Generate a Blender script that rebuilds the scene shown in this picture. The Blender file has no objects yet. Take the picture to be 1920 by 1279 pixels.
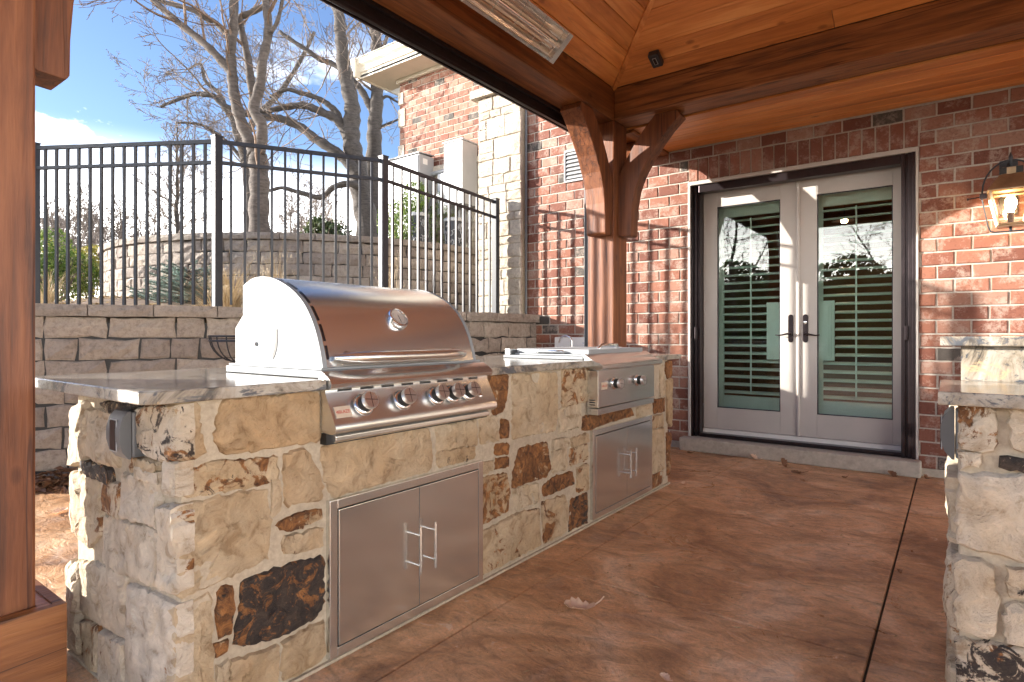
import bpy, bmesh, math, random
from mathutils import Vector, Matrix, noise
R=random.Random(7)
sc=bpy.context.scene; COL=sc.collection
# ---------------------------------------------------------------- camera, sky, sun, exposure
cam=bpy.data.cameras.new('camera'); cam_ob=bpy.data.objects.new('camera',cam); COL.objects.link(cam_ob)
YAW=36.503; CS=math.cos(math.radians(YAW)); SN=math.sin(math.radians(YAW))
cam_ob.location=(0,0,1.06); cam_ob.rotation_euler=(math.radians(90),0,math.radians(YAW))
cam.lens=20.756; cam.sensor_width=36; cam.shift_y=-0.006; cam.clip_start=.05; cam.clip_end=1500
sc.camera=cam_ob
SUN=Vector((1.65,1.0,-.44)).normalized()
EL=math.asin(-SUN.z); AZ=math.atan2(-SUN.x,-SUN.y)
w=bpy.data.worlds.new('World'); sc.world=w; w.use_nodes=True
nt=w.node_tree; nt.nodes.clear()
def N(nt,t,**k):
    n=nt.nodes.new(t)
    for a,b in k.items():
        if a=='ins':
            for i,v in b.items(): n.inputs[i].default_value=v
        else: setattr(n,a,b)
    return n
def Lk(nt,a,ao,b,bi): nt.links.new(a.outputs[ao],b.inputs[bi])
sky=N(nt,'ShaderNodeTexSky',sky_type='NISHITA',sun_disc=False,sun_elevation=EL,sun_rotation=AZ,air_density=1.0,dust_density=0.25,ozone_density=2.2)
tc=N(nt,'ShaderNodeTexCoord'); mp=N(nt,'ShaderNodeMapping'); mp.inputs['Scale'].default_value=(1.0,1.0,2.6)
Lk(nt,tc,'Generated',mp,'Vector')
nz=N(nt,'ShaderNodeTexNoise',ins={'Scale':2.6,'Detail':8,'Roughness':.58,'Distortion':.25}); Lk(nt,mp,0,nz,'Vector')
cr=N(nt,'ShaderNodeValToRGB'); cr.color_ramp.elements[0].position=.57; cr.color_ramp.elements[1].position=.74
Lk(nt,nz,'Fac',cr,0)
sx=N(nt,'ShaderNodeSeparateXYZ'); Lk(nt,tc,'Generated',sx,0)
mr=N(nt,'ShaderNodeMapRange',ins={'From Min':.22,'From Max':.46,'To Min':.8,'To Max':.0}); Lk(nt,sx,'Z',mr,0)
mm=N(nt,'ShaderNodeMath',operation='MULTIPLY'); Lk(nt,cr,0,mm,0); Lk(nt,mr,0,mm,1)
hz=N(nt,'ShaderNodeMapRange',interpolation_type='SMOOTHSTEP',ins={'From Min':.06,'From Max':.29,'To Min':.95,'To Max':.0}); Lk(nt,sx,'Z',hz,0)
mx=N(nt,'ShaderNodeMath',operation='MAXIMUM'); Lk(nt,mm,0,mx,0); Lk(nt,hz,0,mx,1)
mix=N(nt,'ShaderNodeMixRGB'); mix.inputs['Color2'].default_value=(10.5,10.0,9.3,1)
tnt=N(nt,'ShaderNodeMixRGB',blend_type='MULTIPLY'); tnt.inputs[0].default_value=1; tnt.inputs[2].default_value=(.21,.21,.245,1); Lk(nt,sky,0,tnt,1)
Lk(nt,mx,0,mix,0); Lk(nt,tnt,0,mix,1)
bg=N(nt,'ShaderNodeBackground',ins={'Strength':.15}); Lk(nt,mix,0,bg,0)
wo=N(nt,'ShaderNodeOutputWorld'); Lk(nt,bg,0,wo,0)
sl=bpy.data.lights.new('sun','SUN'); sl.energy=2.0; sl.angle=math.radians(.5); sl.color=(1,.93,.84)
so=bpy.data.objects.new('sun',sl); COL.objects.link(so); so.rotation_euler=SUN.to_track_quat('-Z','Y').to_euler(); so.location=(-20,-12,12)
sc.view_settings.view_transform='Standard'; sc.view_settings.look='None'; sc.view_settings.gamma=1
sc.view_settings.exposure=3.1; sc.view_settings.use_curve_mapping=False
sc.cycles.max_bounces=9; sc.cycles.diffuse_bounces=5; sc.cycles.glossy_bounces=4; sc.cycles.transparent_max_bounces=14
sc.cycles.sample_clamp_indirect=8
def proj(p):
    r=CS*p[0]+SN*p[1]; d=-SN*p[0]+CS*p[1]
    if d<.05: return None
    return (960+1107*r/d, 628+1107*(1.06-p[2])/d, d)
def inview(p,m=60):
    q=proj(p); return q is not None and -m<q[0]<1920+m and -m<q[1]<1279+m
# ---------------------------------------------------------------- objects
def tag(o,label=None,cat=None,group=None,kind=None):
    if label: o['label']=label
    if cat: o['category']=cat
    if group: o['group']=group
    if kind: o['kind']=kind
    return o
def thing(name,label,cat,loc=(0,0,0),group=None,kind=None):
    o=bpy.data.objects.new(name,None); COL.objects.link(o); o.location=loc; o.empty_display_size=.1
    return tag(o,label,cat,group,kind)
class MB:
    def __init__(s): s.v=[];s.f=[];s.t=None;s.r=None
    def box(s,x0,x1,y0,y1,z0,z1):
        b=len(s.v)
        s.v+=[(x0,y0,z0),(x1,y0,z0),(x1,y1,z0),(x0,y1,z0),(x0,y0,z1),(x1,y0,z1),(x1,y1,z1),(x0,y1,z1)]
        s.f+=[tuple(b+i for i in q) for q in ((0,3,2,1),(4,5,6,7),(0,1,5,4),(1,2,6,5),(2,3,7,6),(3,0,4,7))]
        return s
    def prism(s,poly,fn,a,b):
        """poly: 2d points, fn(u,v,w)->xyz, extruded w from a to b"""
        n=len(poly);k=len(s.v)
        s.v+=[fn(u,v,a) for u,v in poly]+[fn(u,v,b) for u,v in poly]
        s.f.append(tuple(range(k+n-1,k-1,-1))); s.f.append(tuple(range(k+n,k+2*n)))
        for i in range(n):
            j=(i+1)%n; s.f.append((k+i,k+j,k+n+j,k+n+i))
        return s
    def tube(s,pts,rad,n=8,caps=True,close=False):
        pts=[Vector(p) for p in pts]; m=len(pts)
        if not hasattr(rad,'__len__'): rad=[rad]*m
        k=len(s.v); up=None
        for i,p in enumerate(pts):
            a=pts[max(i-1,0)] if not close else pts[i-1]
            b=pts[min(i+1,m-1)] if not close else pts[(i+1)%m]
            t=(b-a)
            if t.length<1e-9: t=Vector((0,0,1))
            t.normalize()
            if up is None:
                up=Vector((0,0,1)) if abs(t.z)<.9 else Vector((1,0,0))
            x=up-t*up.dot(t)
            if x.length<1e-5: x=t.orthogonal()
            x.normalize(); up=x; y=t.cross(x)
            for j in range(n):
                q=2*math.pi*j/n+.3
                s.v.append(tuple(p+(x*math.cos(q)+y*math.sin(q))*rad[i]))
        mm_=m if close else m-1
        for i in range(mm_):
            i2=(i+1)%m
            for j in range(n):
                j2=(j+1)%n
                s.f.append((k+i*n+j,k+i*n+j2,k+i2*n+j2,k+i2*n+j))
        if caps and not close:
            s.f.append(tuple(k+j for j in range(n-1,-1,-1))); s.f.append(tuple(k+(m-1)*n+j for j in range(n)))
        return s
    def lathe(s,prof,c,ax,n=20):
        """prof: (radius, dist along axis) pairs"""
        ax=Vector(ax).normalized(); x=ax.orthogonal().normalized(); y=ax.cross(x); c=Vector(c); k=len(s.v)
        for r,d in prof:
            for j in range(n):
                q=2*math.pi*j/n
                s.v.append(tuple(c+ax*d+(x*math.cos(q)+y*math.sin(q))*max(r,1e-4)))
        for i in range(len(prof)-1):
            for j in range(n):
                j2=(j+1)%n; s.f.append((k+i*n+j,k+i*n+j2,k+(i+1)*n+j2,k+(i+1)*n+j))
        s.f.append(tuple(k+j for j in range(n-1,-1,-1))); s.f.append(tuple(k+(len(prof)-1)*n+j for j in range(n)))
        return s
    def add(s,o,tint=None):
        k=len(s.v); s.v+=o.v; s.f+=[tuple(k+i for i in q) for q in o.f]
        if tint is not None:
            if s.t is None: s.t=[]
            s.t+=[tint]*len(o.v)
        return s
    def build(s,name,mat,parent=None,smooth=False,bevel=0,tint=None,rust=None,fix=True):
        me=bpy.data.meshes.new(name); me.from_pydata([tuple(v) for v in s.v],[],s.f)
        if fix or bevel:
            bm=bmesh.new(); bm.from_mesh(me)
            bmesh.ops.recalc_face_normals(bm,faces=bm.faces)
            if bevel:
                ed=[e for e in bm.edges if len(e.link_faces)==2 and e.calc_face_angle(0)>.5]
                bmesh.ops.bevel(bm,geom=ed,offset=bevel,segments=2,affect='EDGES',profile=.6,clamp_overlap=True)
            bm.to_mesh(me); bm.free()
        if smooth:
            for p in me.polygons: p.use_smooth=True
            if smooth!=True:
                try: me.set_sharp_from_angle(angle=math.radians(smooth))
                except Exception: pass
        n=len(me.vertices)
        if tint is not None or s.t is not None:
            a=me.attributes.new('tint','FLOAT','POINT')
            a.data.foreach_set('value', s.t if s.t is not None else [tint]*n)
        if rust is not None:
            a=me.attributes.new('rust','FLOAT','POINT'); a.data.foreach_set('value',[rust[0]]*n)
            a=me.attributes.new('dark','FLOAT','POINT'); a.data.foreach_set('value',[rust[1]]*n)
        if mat: me.materials.append(mat)
        return link(name,me,parent)
def link(name,me,parent=None):
    o=bpy.data.objects.new(name,me); COL.objects.link(o)
    if parent is not None:
        o.parent=parent; o.matrix_parent_inverse=Matrix.Translation(parent_loc(parent)).inverted()
    return o
def parent_loc(p):
    return Vector(p.location) if p.parent is None else Vector((0,0,0))
# ---------------------------------------------------------------- materials
def newmat(name):
    m=bpy.data.materials.new(name); m.use_nodes=True; m.node_tree.nodes.clear(); return m
def finish(m,b,disp=None):
    o=N(m.node_tree,'ShaderNodeOutputMaterial'); Lk(m.node_tree,b,0,o,0); return m
def ramp(nt,src,so_,stops):
    r=N(nt,'ShaderNodeValToRGB'); e=r.color_ramp.elements
    e[0].position,e[0].color=stops[0][0],(*stops[0][1],1); e[1].position,e[1].color=stops[-1][0],(*stops[-1][1],1)
    for p,c in stops[1:-1]:
        q=e.new(p); q.color=(*c,1)
    Lk(nt,src,so_,r,0); return r
def pos(nt,scale=(1,1,1),rnd=False):
    g=N(nt,'ShaderNodeNewGeometry'); m=N(nt,'ShaderNodeMapping'); m.inputs['Scale'].default_value=scale
    if rnd:
        oi=N(nt,'ShaderNodeObjectInfo'); mu=N(nt,'ShaderNodeVectorMath',operation='SCALE'); mu.inputs[0].default_value=(37,53,71)
        Lk(nt,oi,'Random',mu,'Scale'); ad=N(nt,'ShaderNodeVectorMath'); Lk(nt,g,'Position',ad,0); Lk(nt,mu,0,ad,1); Lk(nt,ad,0,m,0)
    else: Lk(nt,g,'Position',m,0)
    return m
def noise_(nt,v,s,d=4,r=.55,dist=0):
    n=N(nt,'ShaderNodeTexNoise',ins={'Scale':s,'Detail':d,'Roughness':r,'Distortion':dist}); Lk(nt,v,0,n,'Vector'); return n
def bump(nt,h,ho,st,dist=.01,prev=None):
    b=N(nt,'ShaderNodeBump',ins={'Strength':st,'Distance':dist}); Lk(nt,h,ho,b,'Height')
    if prev: Lk(nt,prev,0,b,'Normal')
    return b
def bsdf(nt,**k):
    b=N(nt,'ShaderNodeBsdfPrincipled')
    for a,v in k.items():
        a=a.replace('_',' ')
        b.inputs[a].default_value=v
    return b
def mixc(nt,fac,fo,a,ao,b,bo,mode='MIX'):
    m=N(nt,'ShaderNodeMixRGB',blend_type=mode)
    if fac is None: m.inputs[0].default_value=fo
    else: Lk(nt,fac,fo,m,0)
    for i,(n,o) in ((1,(a,ao)),(2,(b,bo))):
        if n is None: m.inputs[i].default_value=(*o,1)
        else: Lk(nt,n,o,m,i)
    return m
def plain(name,col,rough=.5,metal=0,var=.12,scale=30,bs=.1,coat=0):
    m=newmat(name); t=m.node_tree; v=pos(t); n=noise_(t,v,scale)
    c=ramp(t,n,'Fac',[(.3,tuple(x*(1-var) for x in col)),(.7,tuple(min(1,x*(1+var)) for x in col))])
    b=bsdf(t,Roughness=rough,Metallic=metal); Lk(t,c,0,b,'Base Color')
    if coat: b.inputs['Coat Weight'].default_value=coat
    if bs: bp=bump(t,n,'Fac',bs,.002); Lk(t,bp,0,b,'Normal')
    return finish(m,b)
M={}
def brick_mat():
    m=newmat('red_brick'); t=m.node_tree; v=pos(t)
    a=N(t,'ShaderNodeAttribute',attribute_name='tint')
    base=ramp(t,a,'Fac',[(0,(.13,.044,.028)),(.25,(.19,.068,.042)),(.5,(.245,.098,.060)),(.72,(.27,.13,.088)),(.86,(.30,.175,.13)),(.93,(.085,.07,.058)),(1,(.05,.045,.04))])
    n1=noise_(t,v,52,6,.78,.5); n2=noise_(t,v,9,3,.6,.3); n3=noise_(t,v,130,3,.6)
    # pale slurry smeared over some of the faces
    f=N(t,'ShaderNodeMath',operation='ADD'); Lk(t,n1,'Fac',f,0); 
    k=N(t,'ShaderNodeMapRange',ins={'From Min':.35,'From Max':.65,'To Min':-.24,'To Max':.12}); Lk(t,n2,'Fac',k,0); Lk(t,k,0,f,1)
    fr=ramp(t,f,0,[(.44,(0,0,0)),(.68,(.62,.62,.62))])
    c=mixc(t,fr,0,base,0,None,(.40,.315,.26))
    dk=ramp(t,n1,'Fac',[(.30,(.45,.45,.45)),(.46,(1,1,1))])
    c2=mixc(t,None,.8,c,0,dk,0,'MULTIPLY')
    b=bsdf(t,Roughness=.85); Lk(t,c2,0,b,'Base Color')
    b1=bump(t,n1,'Fac',.55,.006); b2=bump(t,n3,'Fac',.4,.002,b1); Lk(t,b2,0,b,'Normal')
    return finish(m,b)
def mortar_mat(name,col,sc_=60,st=.5):
    m=newmat(name); t=m.node_tree; v=pos(t); n=noise_(t,v,sc_,6,.7); n2=noise_(t,v,4,3)
    c=ramp(t,n,'Fac',[(.25,tuple(x*.72 for x in col)),(.75,tuple(min(1,x*1.15) for x in col))])
    c2=mixc(t,None,.5,c,0,ramp(t,n2,'Fac',[(.3,(.72,.72,.72)),(.7,(1,1,1))]),0,'MULTIPLY')
    b=bsdf(t,Roughness=.95); Lk(t,c2,0,b,'Base Color'); bp=bump(t,n,'Fac',st,.006); Lk(t,bp,0,b,'Normal'); return finish(m,b)
def stone_mat():
    m=newmat('rubble_stone'); t=m.node_tree; v=pos(t)
    a=N(t,'ShaderNodeAttribute',attribute_name='tint')
    base=ramp(t,a,'Fac',[(0,(.40,.28,.155)),(.25,(.47,.355,.225)),(.5,(.51,.415,.285)),(.75,(.56,.485,.38)),(1,(.60,.545,.465))])
    n0=noise_(t,v,3.5,4,.6,.6); n1=noise_(t,v,16,7,.68,.8); n2=noise_(t,v,70,5,.7,.3)
    vor=N(t,'ShaderNodeTexVoronoi',feature='DISTANCE_TO_EDGE',ins={'Scale':7.0})
    dw=N(t,'ShaderNodeVectorMath'); sv=N(t,'ShaderNodeVectorMath',operation='SCALE'); sv.inputs['Scale'].default_value=.22
    Lk(t,n1,'Color',sv,0); Lk(t,v,0,dw,0); Lk(t,sv,0,dw,1); Lk(t,dw,0,vor,'Vector')
    c=mixc(t,None,.75,base,0,ramp(t,n1,'Fac',[(.34,(.55,.46,.36)),(.46,(.95,.94,.92)),(.56,(1.05,1.04,1.02)),(.68,(1.28,1.25,1.2))]),0,'MULTIPLY')
    c=mixc(t,None,.6,c,0,ramp(t,n0,'Fac',[(.35,(.82,.68,.50)),(.6,(1,1,1))]),0,'MULTIPLY')
    # rust veins and black mineral
    def patches(attr,noise_node,col1,col2,lo):
        at=N(t,'ShaderNodeAttribute',attribute_name=attr)
        s1=N(t,'ShaderNodeMath',operation='ADD'); Lk(t,noise_node,'Fac',s1,0)
        mr_=N(t,'ShaderNodeMapRange',ins={'From Min':0,'From Max':1,'To Min':-.32,'To Max':.22}); Lk(t,at,'Fac',mr_,0); Lk(t,mr_,0,s1,1)
        fr=ramp(t,s1,0,[(lo,(0,0,0)),(lo+.045,(1,1,1))])
        cc=ramp(t,noise_(t,v,24,7,.72,1.0),'Fac',[(.34,col1),(.49,tuple((a_+b_)/2.3 for a_,b_ in zip(col1,col2))),(.64,col2)])
        return fr,cc
    nr=noise_(t,v,8,8,.66,1.4)
    fr,cc=patches('rust',nr,(.055,.022,.010),(.38,.165,.05),.5); c=mixc(t,fr,0,c,0,cc,0)
    nd=noise_(t,v,13,9,.72,1.8)
    fd,cd=patches('dark',nd,(.02,.017,.016),(.07,.048,.035),.5); c=mixc(t,fd,0,c,0,cd,0)
    b=bsdf(t,Roughness=.8); Lk(t,c,0,b,'Base Color')
    b1=bump(t,vor,'Distance',.3,.03); b2=bump(t,n1,'Fac',.85,.02,b1); b3=bump(t,n2,'Fac',.9,.007,b2); Lk(t,b3,0,b,'Normal')
    return finish(m,b)
def block_mat(name,c0,c1):
    m=newmat(name); t=m.node_tree; v=pos(t); a=N(t,'ShaderNodeAttribute',attribute_name='tint')
    base=ramp(t,a,'Fac',[(0,c0),(1,c1)]); n1=noise_(t,v,26,7,.75); n2=noise_(t,v,110,3,.7); n3=noise_(t,v,2.2,3)
    c=mixc(t,None,.85,base,0,ramp(t,n1,'Fac',[(.3,(.55,.52,.50)),(.52,(1,1,1)),(.75,(1.25,1.2,1.15))]),0,'MULTIPLY')
    c=mixc(t,None,.7,c,0,ramp(t,n3,'Fac',[(.35,(.78,.74,.72)),(.6,(1,1,1))]),0,'MULTIPLY')
    b=bsdf(t,Roughness=.95); Lk(t,c,0,b,'Base Color'); b1=bump(t,n1,'Fac',1.0,.03); b2=bump(t,n2,'Fac',.8,.006,b1); Lk(t,b2,0,b,'Normal'); return finish(m,b)
def wood(name,axis,cols,knots=.5,rough=.45,coat=.15,gs=1.0):
    m=newmat(name); t=m.node_tree
    s=[26*gs]*3; s[axis]=1.5*gs
    v=pos(t,tuple(s),True); s2=[6.5]*3; s2[axis]=.9; v2=pos(t,tuple(s2),True)
    n1=noise_(t,v,1,6,.65,.35); n2=noise_(t,v2,1,4,.6,.5)
    wv=N(t,'ShaderNodeMath',operation='MULTIPLY'); wv.inputs[1].default_value=26; Lk(t,n2,'Fac',wv,0)
    sn=N(t,'ShaderNodeMath',operation='SINE'); Lk(t,wv,0,sn,0)
    ad=N(t,'ShaderNodeMath',operation='MULTIPLY_ADD'); ad.inputs[1].default_value=.06; Lk(t,sn,0,ad,0); Lk(t,n1,'Fac',ad,2)
    c=ramp(t,ad,0,[(.30,cols[0]),(.5,cols[1]),(.68,cols[2])])
    oi=N(t,'ShaderNodeObjectInfo')
    tn=ramp(t,oi,'Random',[(0,(.78,.74,.70)),(.5,(1,1,1)),(1,(1.12,1.12,1.08))])
    c=mixc(t,None,1,c,0,tn,0,'MULTIPLY')
    s5=[11.0]*3; s5[axis]=.38; nc=noise_(t,pos(t,tuple(s5),True),1,2,.4,.25)
    c=mixc(t,None,.75 if gs>.5 else .2,c,0,ramp(t,nc,'Fac',[(.488,(1,1,1)),(.496,(.22,.15,.12)),(.504,(.22,.15,.12)),(.512,(1,1,1))]),0,'MULTIPLY')
    n4=noise_(t,pos(t,(1,1,1),True),1.3,3,.6)
    c=mixc(t,None,.7,c,0,ramp(t,n4,'Fac',[(.35,(.84,.8,.76)),(.62,(1,1,1))]),0,'MULTIPLY')
    sk=[5.0]*3; sk[axis]=2.6
    vk=N(t,'ShaderNodeTexVoronoi',ins={'Scale':1.0}); mk=pos(t,tuple(sk),True); Lk(t,mk,0,vk,'Vector')
    kr=ramp(t,vk,'Distance',[(.035,(.22,.13,.08)),(.075,(.5,.4,.33)),(.11,(1,1,1))])
    c=mixc(t,None,knots,c,0,kr,0,'MULTIPLY')
    b=bsdf(t,Roughness=rough); b.inputs['Coat Weight'].default_value=coat; b.inputs['Coat Roughness'].default_value=.35
    Lk(t,c,0,b,'Base Color'); bp=bump(t,ad,0,.6,.006); Lk(t,bp,0,b,'Normal'); return finish(m,b)
def steel(name,axis,col=(.73,.74,.72),rough=.21,rv=.05,mt=.93):
    m=newmat(name); t=m.node_tree; s=[900]*3; s[axis]=9; v=pos(t,tuple(s)); n=noise_(t,v,1,2,.5); n2=noise_(t,pos(t),5,4,.6)
    b=bsdf(t,Metallic=mt); c=ramp(t,n,'Fac',[(.3,tuple(x*.99 for x in col)),(.7,tuple(min(1,x*1.01) for x in col))])
    Lk(t,c,0,b,'Base Color')
    r1=N(t,'ShaderNodeMapRange',ins={'From Min':.3,'From Max':.7,'To Min':rough,'To Max':rough+rv}); ad=N(t,'ShaderNodeMath',operation='MULTIPLY_ADD'); ad.inputs[1].default_value=.5
    Lk(t,n,'Fac',ad,0); hf=N(t,'ShaderNodeMath',operation='MULTIPLY'); hf.inputs[1].default_value=.5; Lk(t,n2,'Fac',hf,0); Lk(t,hf,0,ad,2); Lk(t,ad,0,r1,0); Lk(t,r1,0,b,'Roughness')
    b.inputs['Anisotropic'].default_value=.4
    bp=bump(t,n,'Fac',.01,.0003); Lk(t,bp,0,b,'Normal'); return finish(m,b)
def granite(name,edge=False):
    m=newmat(name); t=m.node_tree; v=pos(t); n1=noise_(t,v,5,8,.68,1.8); n2=noise_(t,v,45,6,.75,.4); n3=noise_(t,pos(t,(1,.35,1)),11,8,.7,2.4)
    c=ramp(t,n1,'Fac',[(.36,(.07,.06,.05)),(.44,(.25,.21,.16)),(.54,(.36,.325,.27)),(.72,(.45,.43,.385))])
    f=ramp(t,n3,'Fac',[(.40,(1,1,1)),(.47,(0,0,0))]); c=mixc(t,f,0,c,0,None,(.07,.075,.085))
    f2=ramp(t,n2,'Fac',[(.30,(1,1,1)),(.40,(0,0,0))]); c=mixc(t,f2,0,c,0,None,(.15,.12,.09))
    f3=ramp(t,n3,'Fac',[(.60,(0,0,0)),(.68,(.8,.8,.8))]); c=mixc(t,f3,0,c,0,None,(.46,.33,.19))
    b=bsdf(t,Roughness=.13); Lk(t,c,0,b,'Base Color')
    if edge: b.inputs['Roughness'].default_value=.35; bp=bump(t,n2,'Fac',.6,.006); Lk(t,bp,0,b,'Normal')
    return finish(m,b)
def patio_mat():
    m=newmat('stamped_concrete'); t=m.node_tree; v=pos(t); n1=noise_(t,v,1.6,6,.62,1.2); n2=noise_(t,pos(t,(1,1.7,1)),5.5,9,.7,2.2); n3=noise_(t,v,75,6,.8); n4=noise_(t,v,3.1,7,.7,.8)
    c=ramp(t,n1,'Fac',[(.34,(.31,.155,.075)),(.45,(.54,.29,.14)),(.55,(.72,.43,.23)),(.66,(.84,.60,.40))])
    c=mixc(t,None,.65,c,0,ramp(t,n2,'Fac',[(.34,(.46,.43,.42)),(.5,(1,1,1)),(.68,(1.3,1.26,1.2))]),0,'MULTIPLY')
    f=ramp(t,n4,'Fac',[(.54,(0,0,0)),(.74,(.6,.6,.6))]); c=mixc(t,f,0,c,0,None,(.50,.40,.33))
    f=ramp(t,n2,'Fac',[(.62,(0,0,0)),(.68,(.6,.6,.6))]); c=mixc(t,f,0,c,0,None,(.78,.66,.54))
    vo=N(t,'ShaderNodeTexVoronoi',feature='DISTANCE_TO_EDGE',ins={'Scale':1.7})
    dw=N(t,'ShaderNodeVectorMath'); sv=N(t,'ShaderNodeVectorMath',operation='SCALE'); sv.inputs['Scale'].default_value=.9
    Lk(t,n1,'Color',sv,0); Lk(t,v,0,dw,0); Lk(t,sv,0,dw,1); Lk(t,dw,0,vo,'Vector')
    vr=ramp(t,vo,'Distance',[(.0,(.0,.0,.0)),(.03,(1,1,1))])
    c=mixc(t,None,.12,c,0,vr,0,'MULTIPLY')
    c=mixc(t,None,.7,c,0,ramp(t,n3,'Fac',[(.3,(.6,.58,.56)),(.5,(1,1,1)),(.7,(1.25,1.22,1.2))]),0,'MULTIPLY')
    n5=noise_(t,pos(t,(7,24,1)),1,8,.75,2.2); c=mixc(t,None,.3,c,0,ramp(t,n5,'Fac',[(.34,(.62,.6,.58)),(.5,(1,1,1)),(.66,(1.2,1.18,1.15))]),0,'MULTIPLY')
    b=bsdf(t,Roughness=.42); Lk(t,c,0,b,'Base Color')
    rr=N(t,'ShaderNodeMapRange',ins={'From Min':.3,'From Max':.7,'To Min':.24,'To Max':.5}); Lk(t,n4,'Fac',rr,0); Lk(t,rr,0,b,'Roughness')
    b1=bump(t,n2,'Fac',.8,.02); b2=bump(t,n3,'Fac',.4,.003,b1); b3=bump(t,vr,0,.25,.004,b2); Lk(t,b3,0,b,'Normal'); return finish(m,b)
def glass_mat(name,tint=(.93,.97,.95),gl=(1,1,1)):
    m=newmat(name); t=m.node_tree; tr=N(t,'ShaderNodeBsdfTransparent'); tr.inputs[0].default_value=(*tint,1)
    g=N(t,'ShaderNodeBsdfGlossy'); g.inputs[0].default_value=(*gl,1); g.inputs['Roughness'].default_value=.0
    f=N(t,'ShaderNodeFresnel'); f.inputs[0].default_value=1.6
    x=N(t,'ShaderNodeMixShader'); Lk(t,f,0,x,0); Lk(t,tr,0,x,1); Lk(t,g,0,x,2); return finish(m,x)
def emit(name,col,s):
    m=newmat(name); t=m.node_tree; e=N(t,'ShaderNodeEmission'); e.inputs[0].default_value=(*col,1); e.inputs[1].default_value=s; return finish(m,e)
def bark(name,c0,c1,sc_=1):
    m=newmat(name); t=m.node_tree; n=noise_(t,pos(t,(9*sc_,9*sc_,26*sc_)),1,5,.65,.3); n2=noise_(t,pos(t),1.2,3)
    c=ramp(t,n,'Fac',[(.3,c0),(.65,c1)]); c=mixc(t,None,.5,c,0,ramp(t,n2,'Fac',[(.35,(.6,.58,.56)),(.65,(1.1,1.1,1.1))]),0,'MULTIPLY')
    b=bsdf(t,Roughness=.9); Lk(t,c,0,b,'Base Color'); bp=bump(t,n,'Fac',.7,.02); Lk(t,bp,0,b,'Normal'); return finish(m,b)
def foliage(name,c0,c1,c2,sc_=6):
    m=newmat(name); t=m.node_tree; v=pos(t); n=noise_(t,v,sc_,3); wn=N(t,'ShaderNodeTexWhiteNoise'); g=N(t,'ShaderNodeNewGeometry')
    Lk(t,g,'Random Per Island',wn,'Vector') if False else None
    ad=N(t,'ShaderNodeMath',operation='MULTIPLY_ADD'); ad.inputs[1].default_value=.5; Lk(t,g,'Random Per Island',ad,0)
    hf=N(t,'ShaderNodeMath',operation='MULTIPLY'); hf.inputs[1].default_value=.5; Lk(t,n,'Fac',hf,0); Lk(t,hf,0,ad,2)
    c=ramp(t,ad,0,[(.2,c0),(.5,c1),(.8,c2)]); b=bsdf(t,Roughness=.6); Lk(t,c,0,b,'Base Color')
    tl=N(t,'ShaderNodeBsdfTranslucent'); Lk(t,c,0,tl,0); x=N(t,'ShaderNodeMixShader'); x.inputs[0].default_value=.25; Lk(t,b,0,x,1); Lk(t,tl,0,x,2)
    return finish(m,x)
M['brick']=brick_mat(); M['brick_mortar']=mortar_mat('brick_mortar',(.47,.42,.36)); M['mortar']=mortar_mat('stone_mortar',(.50,.42,.31),55,.6)
M['stone']=stone_mat(); M['block']=block_mat('split_face_block',(.32,.275,.24),(.48,.42,.355)); M['cap']=block_mat('wall_cap',(.33,.29,.25),(.42,.37,.315))
M['cream']=block_mat('cream_limestone',(.55,.49,.40),(.64,.59,.50))
CB=[(.11,.040,.013),(.22,.080,.024),(.31,.125,.040)]; CP=[(.48,.165,.042),(.66,.255,.07),(.78,.36,.12)]; CW=[(.16,.09,.06),(.30,.185,.125),(.42,.28,.20)]
M['beamX']=wood('beam_wood_x',0,CB,.8,.5,.05); M['beamY']=wood('beam_wood_y',1,CB,.8,.5,.05); M['postZ']=wood('post_wood',2,[(.075,.024,.009),(.175,.056,.018),(.25,.088,.030)],.8,.55,.03)
M['plankX']=wood('plank_wood_x',0,CP,.7,.34,.3,.49); M['plankY']=wood('plank_wood_y',1,CP,.7,.34,.3,.49)
M['steelY']=steel('brushed_steel_y',1); M['steelZ']=steel('brushed_steel_z',2,(.72,.73,.71),.17); M['steelX']=steel('brushed_steel_x',0,(.74,.73,.72),.26)
M['chrome']=steel('polished_steel',2,(.75,.74,.73),.08,.04); M['steelS']=steel('glare_toned_steel',2,(.27,.285,.295),.6,.05,.45)  # steelS: steel copy with darkened colour, toned down against sun glare
M['refl']=steel('reflector',1,(.80,.76,.70),.14,.05)
M['granite']=granite('granite_top'); M['gedge']=granite('granite_edge',True); M['patio']=patio_mat()
M['concrete']=mortar_mat('concrete',(.50,.45,.37),25,.25); M['black']=plain('black_metal',(.022,.026,.034),.45,0); M['bronze']=plain('dark_bronze',(.04,.03,.032),.3,.7)
M['rubber']=plain('black_rubber',(.012,.012,.012),.6); M['grayp']=plain('gray_plastic',(.115,.12,.125),.38,0,.06,12,.03)
M['doorp']=plain('door_paint',(.45,.415,.38),.38,0,.04,4,.02); M['mint']=plain('shutter_paint',(.60,.74,.66),.4,0,.05,6,.02)
M['white']=plain('white_paint',(.72,.70,.66),.45,0,.05,8,.03); M['trimc']=plain('cream_trim',(.62,.57,.47),.5,0,.05,6,.02); M['copper']=plain('aged_brass',(.36,.27,.17),.36,.85,.2,14)
M['glass']=glass_mat('window_glass'); M['lglass']=glass_mat('lantern_glass',(.98,.95,.90)); M['bulb']=emit('bulb_glow',(1,.66,.36),10); M['lampglow']=emit('interior_lamp_glow',(1,.66,.34),14)
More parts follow.
